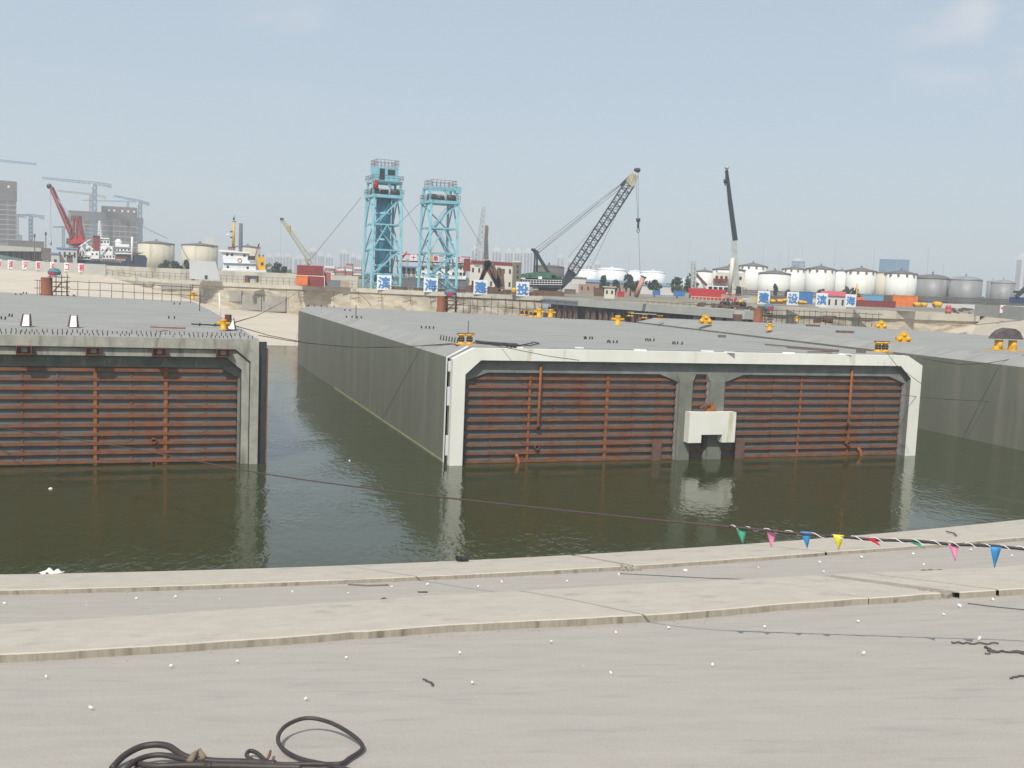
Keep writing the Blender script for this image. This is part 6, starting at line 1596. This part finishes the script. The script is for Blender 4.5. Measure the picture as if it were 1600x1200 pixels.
# ------------------------------------------------------------------ foreground: foam bits, rebar, bag, rope, bunting
def SPx(u, v, dz=0.0):
    x, t = on_slope(u, v); return SP(x, t, dz)
def foam_mesh():
    b = MB(); vs = []
    bm = bmesh.new(); bmesh.ops.create_cube(bm, size=.075); bmesh.ops.bevel(bm, geom=bm.edges[:], offset=.014, segments=1, affect='EDGES')
    for v in bm.verts: v.co *= rnd.uniform(.8, 1.2); v.co.z *= 1.5
    me = bpy.data.meshes.new('foam_chunk'); bm.to_mesh(me); bm.free(); me.materials.append(m_foam); return me
fm = foam_mesh()
foam = [(142, 1110, 1.3), (477, 1096, 1.2), (738, 1071, 1.3), (954, 1055, 1.1), (1113, 1042, 1.2), (1349, 1024, 1.2), (267, 1044, 1.1), (371, 1037, 1.1), (541, 1031, 1.0), (718, 1023, 1.0), (861, 1006, 1.2), (962, 991, 1.0), (1045, 984, 1.4), (1194, 983, 1.5), (1341, 974, 1.2), (1475, 963, 1.1), (1499, 949, 1.6), (1530, 1001, 1.5), (72, 1061, .9), (7, 945, 1.2), (213, 937, 1.1), (274, 935, 1.3), (343, 938, .6), (457, 927, 1.2), (544, 929, .8), (612, 919, 1.0), (668, 915, 1.3), (747, 918, 1.0), (784, 911, 1.1), (886, 910, 1.0), (967, 900, 1.5), (1071, 893, 2.0), (1072, 893, .8), (1185, 889, 1.1), (1280, 880, 1.3), (1287, 895, 1.0), (1346, 873, 1.9), (1443, 884, 1.1), (1427, 867, 1.3), (1517, 861, 1.3), (1581, 870, 1.0), (767, 949, .9), (681, 954, .6), (641, 883, .8), (912, 1045, .4), (135, 948, .5), (1551, 939, 1.2), (1590, 905, .9)]
for i, (u, v, s) in enumerate(foam):
    o = bpy.data.objects.new('foam_chunk', fm); COL.objects.link(o)
    p = SPx(u, v); o.location = p + Vector((0, 0, .05)); dist = p.y
    o.scale = (s * .48 * (dist / 20) ** .55,) * 3; o.rotation_euler = (rnd.uniform(0, 3), rnd.uniform(0, 1), rnd.uniform(0, 6))
    tag(o, 'small white foam chunk lying on the pale concrete slope', 'foam chunk', 'white foam chunks scattered on the slope')
def gtube(pts, r, label, name, cat, m=m_rust, group=None, lift=.02, wav=0, n=6):
    out = []
    W = [SPx(*p) for p in pts]
    for a, c in zip(W, W[1:]):
        for i in range(n):
            f = i / n; side = (c - a).cross(Vector((0, 0, 1))).normalized()
            out.append(a + (c - a) * f + Vector((0, 0, lift)) + side * (wav * math.sin((len(out)) * 1.6)))
    out.append(W[-1] + Vector((0, 0, lift))); b = MB(); b.tube(out, r, 6); return tag(b.build(name, m), label, cat, group)
m_rb = mat('dull rebar', (.10, .085, .075), (.07, .06, .055), .8, scale=8)
gtube([(1487, 1005), (1515, 1007), (1560, 1007)], .018, 'wavy dark rebar piece, the upper left one by the right edge', 'wavy_rebar', 'rebar', m_rb, 'wavy rebar pieces', wav=.05, n=8)
gtube([(1541, 1012), (1548, 1019), (1570, 1020), (1610, 1020)], .022, 'thicker wavy dark rebar piece cut by the right edge', 'wavy_rebar', 'rebar', m_rb, 'wavy rebar pieces', wav=.04, n=6)
gtube([(1539, 1023), (1565, 1019), (1610, 1024)], .016, 'thin wavy rebar piece crossing the thicker one', 'wavy_rebar', 'rebar', m_rb, 'wavy rebar pieces', wav=.05, n=7)
gtube([(1578, 1062), (1590, 1059), (1620, 1057)], .018, 'rebar piece at the right edge below the wavy ones', 'wavy_rebar', 'rebar', m_rb, 'wavy rebar pieces', wav=.02)
gtube([(1438, 893), (1450, 892), (1473, 892)], .03, 'dark wavy bar between the two kerb strips at right', 'wavy_rebar', 'rebar', m_rb, 'wavy rebar pieces', wav=.06)
gtube([(585, 942.5), (596, 943), (597, 946)], .03, 'bent rusty staple, left one of the three', 'rusty_staple', 'staple', m_rust, 'rusty staples between the strips')
gtube([(591, 940), (600, 936), (605, 938), (607, 943)], .035, 'bent rusty staple, arched middle one', 'rusty_staple', 'staple', m_rust, 'rusty staples between the strips')
gtube([(624, 940.5), (634, 941), (636, 943.5)], .03, 'bent rusty staple, right one of the three', 'rusty_staple', 'staple', m_rust, 'rusty staples between the strips')
gtube([(662, 1063), (668, 1067), (674, 1069), (677, 1074)], .018, 'short crooked twig on the open slope', 'twig', 'twig', m_rb, wav=.02)
gtube([(653, 926), (668, 926)], .025, 'short faint rod just below the lower kerb strip', 'rod', 'rod', m_rb)
gtube([(545, 915), (575, 916.5), (607, 915.5)], .045, 'dark flat strip lying against the lower kerb strip', 'steel_strip', 'strip', m_net)
gtube([(968, 897), (1100, 904), (1250, 909), (1400, 912)], .012, 'long thin dark wire lying between the two kerb strips', 'ground_wire', 'wire', m_rb)
gtube([(1512, 944), (1560, 950), (1620, 956)], .012, 'thin dark wire on the slope at the right edge', 'ground_wire', 'wire', m_rb)
# rag
p = SPx(80, 903, .2); b = MB(); vs = []; nx, ny = 9, 5
for i in range(nx):
    for j in range(ny):
        a = (i / (nx - 1) - .5); c = (j / (ny - 1) - .5)
        vs.append(p + Vector((a * .75 + c * .15, c * .4, .10 * math.sin(i * 1.9 + j) * (1 - abs(a) * 1.6) + .12 * (1 - (2 * a) ** 2) * (1 - (2 * c) ** 2) + rnd.uniform(0, .03))))
b.add(vs, [(i * ny + j, i * ny + j + 1, (i + 1) * ny + j + 1, (i + 1) * ny + j) for i in range(nx - 1) for j in range(ny - 1)], True)
tag(b.build('rag', m_foam), 'crumpled white rag on the edge of the lower kerb strip', 'rag')
p = SPx(722, 884, .2); b = MB(); b.tube([p + Vector((-.22, -.12, .14)), p + Vector((.22, .1, .05))], .11, 12, cap=False); b.tube([p + Vector((-.2, -.11, .14)), p + Vector((.22, .1, .05))], .085, 12, cap=True)
tag(b.build('black_pipe', m_black), 'short black pipe end on the lower kerb strip', 'pipe')
gtube([(1478, 838), (1490, 841), (1494, 845)], .03, 'grey crossed wire piece on the lower kerb strip at right', 'wire_piece', 'wire', m_rb, lift=.25)
for i, (u, v, s) in enumerate(((1398, 940, .5), (1465, 934, .7), (1440, 936, .5), (985, 891, .5))):
    rubble('crumbled_concrete', SPx(u, v, .02), s, 14, m_riser, ['crumbled concrete left of the gap in the upper kerb strip', 'crumbled concrete right of the gap in the upper kerb strip', 'crumbled concrete in front of the gap in the upper kerb strip', 'crumbs at the joint of the lower kerb strip'][i])
# long wire with bunting
key = [(-60, 660, 60), (0, 668, 56), (200, 700, 48), (400, 738, 40), (600, 766, 33), (800, 789, 27.5), (1000, 810, 22.5), (1140, 823, 21), (1300, 838, 20.5), (1460, 848, 20), (1600, 857, 19.6), (1760, 868, 19), (2100, 892, 18.6), (2700, 940, 18.4)]
pts = [D(u, v, d) for u, v, d in key]
def smooth(pts, n=6):
    out = []
    for i in range(len(pts) - 1):
        p0, p1, p2, p3 = pts[max(i - 1, 0)], pts[i], pts[i + 1], pts[min(i + 2, len(pts) - 1)]
        for k in range(n):
            t = k / n; out.append(.5 * ((2 * p1) + (p2 - p0) * t + (2 * p0 - 5 * p1 + 4 * p2 - p3) * t * t + (3 * p1 - p0 - 3 * p2 + p3) * t ** 3))
    out.append(pts[-1]); return out
b = MB(); b.tube(smooth(pts), .024, 6); tag(b.build('long_wire', m_rope), 'long brown wire rope slung across the dock from left to right', 'wire rope')
bs = thing('bunting', D(1350, 842, 14), 'string of small coloured pennants tied along the black rope at right', 'bunting')
sp_ = smooth(pts[7:]); 
b = MB(); b.tube([p + Vector((0, 0, .012 * math.sin(i * 1.3))) for i, p in enumerate(sp_)], .03, 6); b.build('black_rope', m_black, bs)
b = MB(); wl_ = []
for i, p in enumerate(sp_):
    nx_ = sp_[min(i + 1, len(sp_) - 1)]
    for k in range(6):
        f = k / 6; a = (i * 6 + k) * .9
        wl_.append(p + (nx_ - p) * f + Vector((0, math.cos(a) * .042, math.sin(a) * .042)))
b.tube(wl_, .009, 4); b.build('white_tape', m_purew, bs)
pen = [(1158, 824, 12, 'green', 0, 26), (1206, 827, 14, 'pink', 0, 28), (1259, 830, 12, 'blue', 0, 26), (1310, 835, 13, 'yellow', 0, 24), (1366, 840, 12, 'red', 1, 16), (1434, 846, 12, 'green', 1, 12), (1490, 849, 16, 'pink', 0, 27), (1556, 854, 17, 'blue', 0, 33)]
pc = {'green': (.06, .36, .22), 'pink': (.72, .26, .42), 'blue': (.04, .26, .58), 'yellow': (.80, .68, .03), 'red': (.70, .02, .05)}
for u, v, w_, cname, flip, hh in pen:
    d = interp(u, [(k_[0], k_[2]) for k_ in key]) - .02
    c = pc[cname]; m = mat(cname + ' pennant', c, tuple(x * .85 for x in c), .6, scale=6)
    vs = []; rows = 6; k = d / F
    for i in range(rows):
        f = i / (rows - 1)
        for j, e in enumerate((-1, 0, 1)):
            hw = 9 * (1 - f * .97)
            if flip: q_ = D(u - 6 + e * 9 * (1 - f) + f * 16, v + 1.5 + f * hh * .75 + e * 1.2 * (1 - f), d - .03 + .03 * math.sin(f * 5 + e))
            else: q_ = D(u + e * hw + 3 * f * math.sin(u), v + .6 + e * .5 + f * hh, d + .03 * math.sin(f * 4 + e + u))
            vs.append(q_)
    b = MB(); b.add(vs, [(i * 3 + j, i * 3 + j + 1, (i + 1) * 3 + j + 1, (i + 1) * 3 + j) for i in range(rows - 1) for j in range(2)], True)
    o = b.build('pennant', m, bs); o['label'] = 'small %s triangular pennant' % cname
    sm = o.modifiers.new('thick', 'SOLIDIFY'); sm.thickness = .002
# thick cable loops bottom left
def cablepts(px, lifts):
    return [SPx(u, v, l) for (u, v), l in zip(px, lifts)]
m_cab = mat('brown black cable', (.055, .042, .038), (.035, .028, .026), .55, scale=5)
cg = 'thick cables at the bottom edge'
def cable(px, lifts, r, label):
    b = MB(); b.tube(smooth(cablepts(px, lifts), 8), r, 10); return tag(b.build('thick_cable', m_cab), label, 'cable', cg)
cable([(395, 1196), (440, 1200), (490, 1200), (530, 1200), (545, 1191), (566, 1176), (552, 1163), (515, 1150), (478, 1147), (447, 1155), (434, 1168), (442, 1180), (470, 1192), (520, 1203), (560, 1215)], [.05, .05, .05, .05, .05, .06, .12, .2, .24, .2, .14, .08, .05, .05, .05], .03, 'brown cable bent into a loose raised loop at the bottom')
cable([(175, 1206), (195, 1194), (225, 1186), (260, 1186), (290, 1194), (330, 1196), (380, 1197), (430, 1199)], [.05, .12, .18, .18, .1, .06, .05, .05], .044, 'thickest dark cable arching at the bottom left')
cable([(190, 1215), (215, 1199), (250, 1194), (290, 1197), (330, 1203)], [.05, .1, .12, .08, .05], .036, 'second dark cable under the arching one')
cable([(205, 1197), (240, 1203), (300, 1201), (400, 1204), (470, 1206)], [.05, .05, .05, .05, .05], .04, 'lowest dark cable running along the picture bottom')
cable([(413, 1200), (395, 1196), (385, 1190), (390, 1185), (402, 1187), (416, 1197)], [.05, .06, .08, .1, .08, .05], .028, 'small cable hook left of the loop')
gtube([(418, 1197), (421, 1190), (422, 1186)], .02, 'rusty wire stub twisted round the cables', 'wire_stub', 'wire', m_rust, lift=.1)
b = MB(); b.tube([SPx(296, 1202, .1), SPx(303, 1196, .14), SPx(311, 1191, .15), SPx(318, 1197, .1)], .045, 8); tag(b.build('cloth_wrap', mat('tan cloth', (.22, .17, .12), None, .9)), 'tan cloth wrapped round the dark cables', 'cloth')

# grit gathered along the kerbs, and scum on the water
b = MB()
for i in range(900):
    xg = rnd.uniform(-16, 24); near = interp(xg, S2N if i % 3 else S1N)
    p = SP(xg, near + abs(rnd.gauss(0, .35)) + .03, .004); sz = rnd.uniform(.006, .022) * (1.4 if i % 3 == 0 else 1)
    b.add([p + Vector((-sz, 0, 0)), p + Vector((0, -sz, 0)), p + Vector((sz, 0, 0)), p + Vector((0, sz, 0)), p + Vector((0, 0, sz))], [(0, 1, 4), (1, 2, 4), (2, 3, 4), (3, 0, 4)])
tag(b.build('grit', m_riser, at=(0, 0, 0)), 'fine grit gathered along the foot of both kerb strips', 'grit', kind='stuff')
for i, (u, v, s_) in enumerate(((79, 764, .1), (546, 720, .06))):
    p = P(u, v, 0); b = MB(); b.lathe(p, [(s_, -.02), (s_ * 1.1, .02), (s_ * .6, .07)], 7); tag(b.build('floating_foam', m_foam), 'small white foam scrap floating on the olive water', 'foam scrap', 'foam scraps afloat')
# ------------------------------------------------------------------ haze
hz = MB(); hz.box(-2200, 2200, -80, 2400, -3, 190)
ho = hz.build('haze', None, at=(0, 0, 0)); ho['kind'] = 'stuff'
hm = bpy.data.materials.new('haze'); hm.use_nodes = True
hn, hl = hm.node_tree.nodes, hm.node_tree.links
hn.remove(hn['Principled BSDF'])
pv = hn.new('ShaderNodeVolumePrincipled'); pv.inputs['Color'].default_value = (.82, .88, .94, 1); pv.inputs['Density'].default_value = .0005
pv.inputs['Anisotropy'].default_value = .1
hl.new(pv.outputs[0], hn['Material Output'].inputs['Volume'])
ho.data.materials.append(hm)
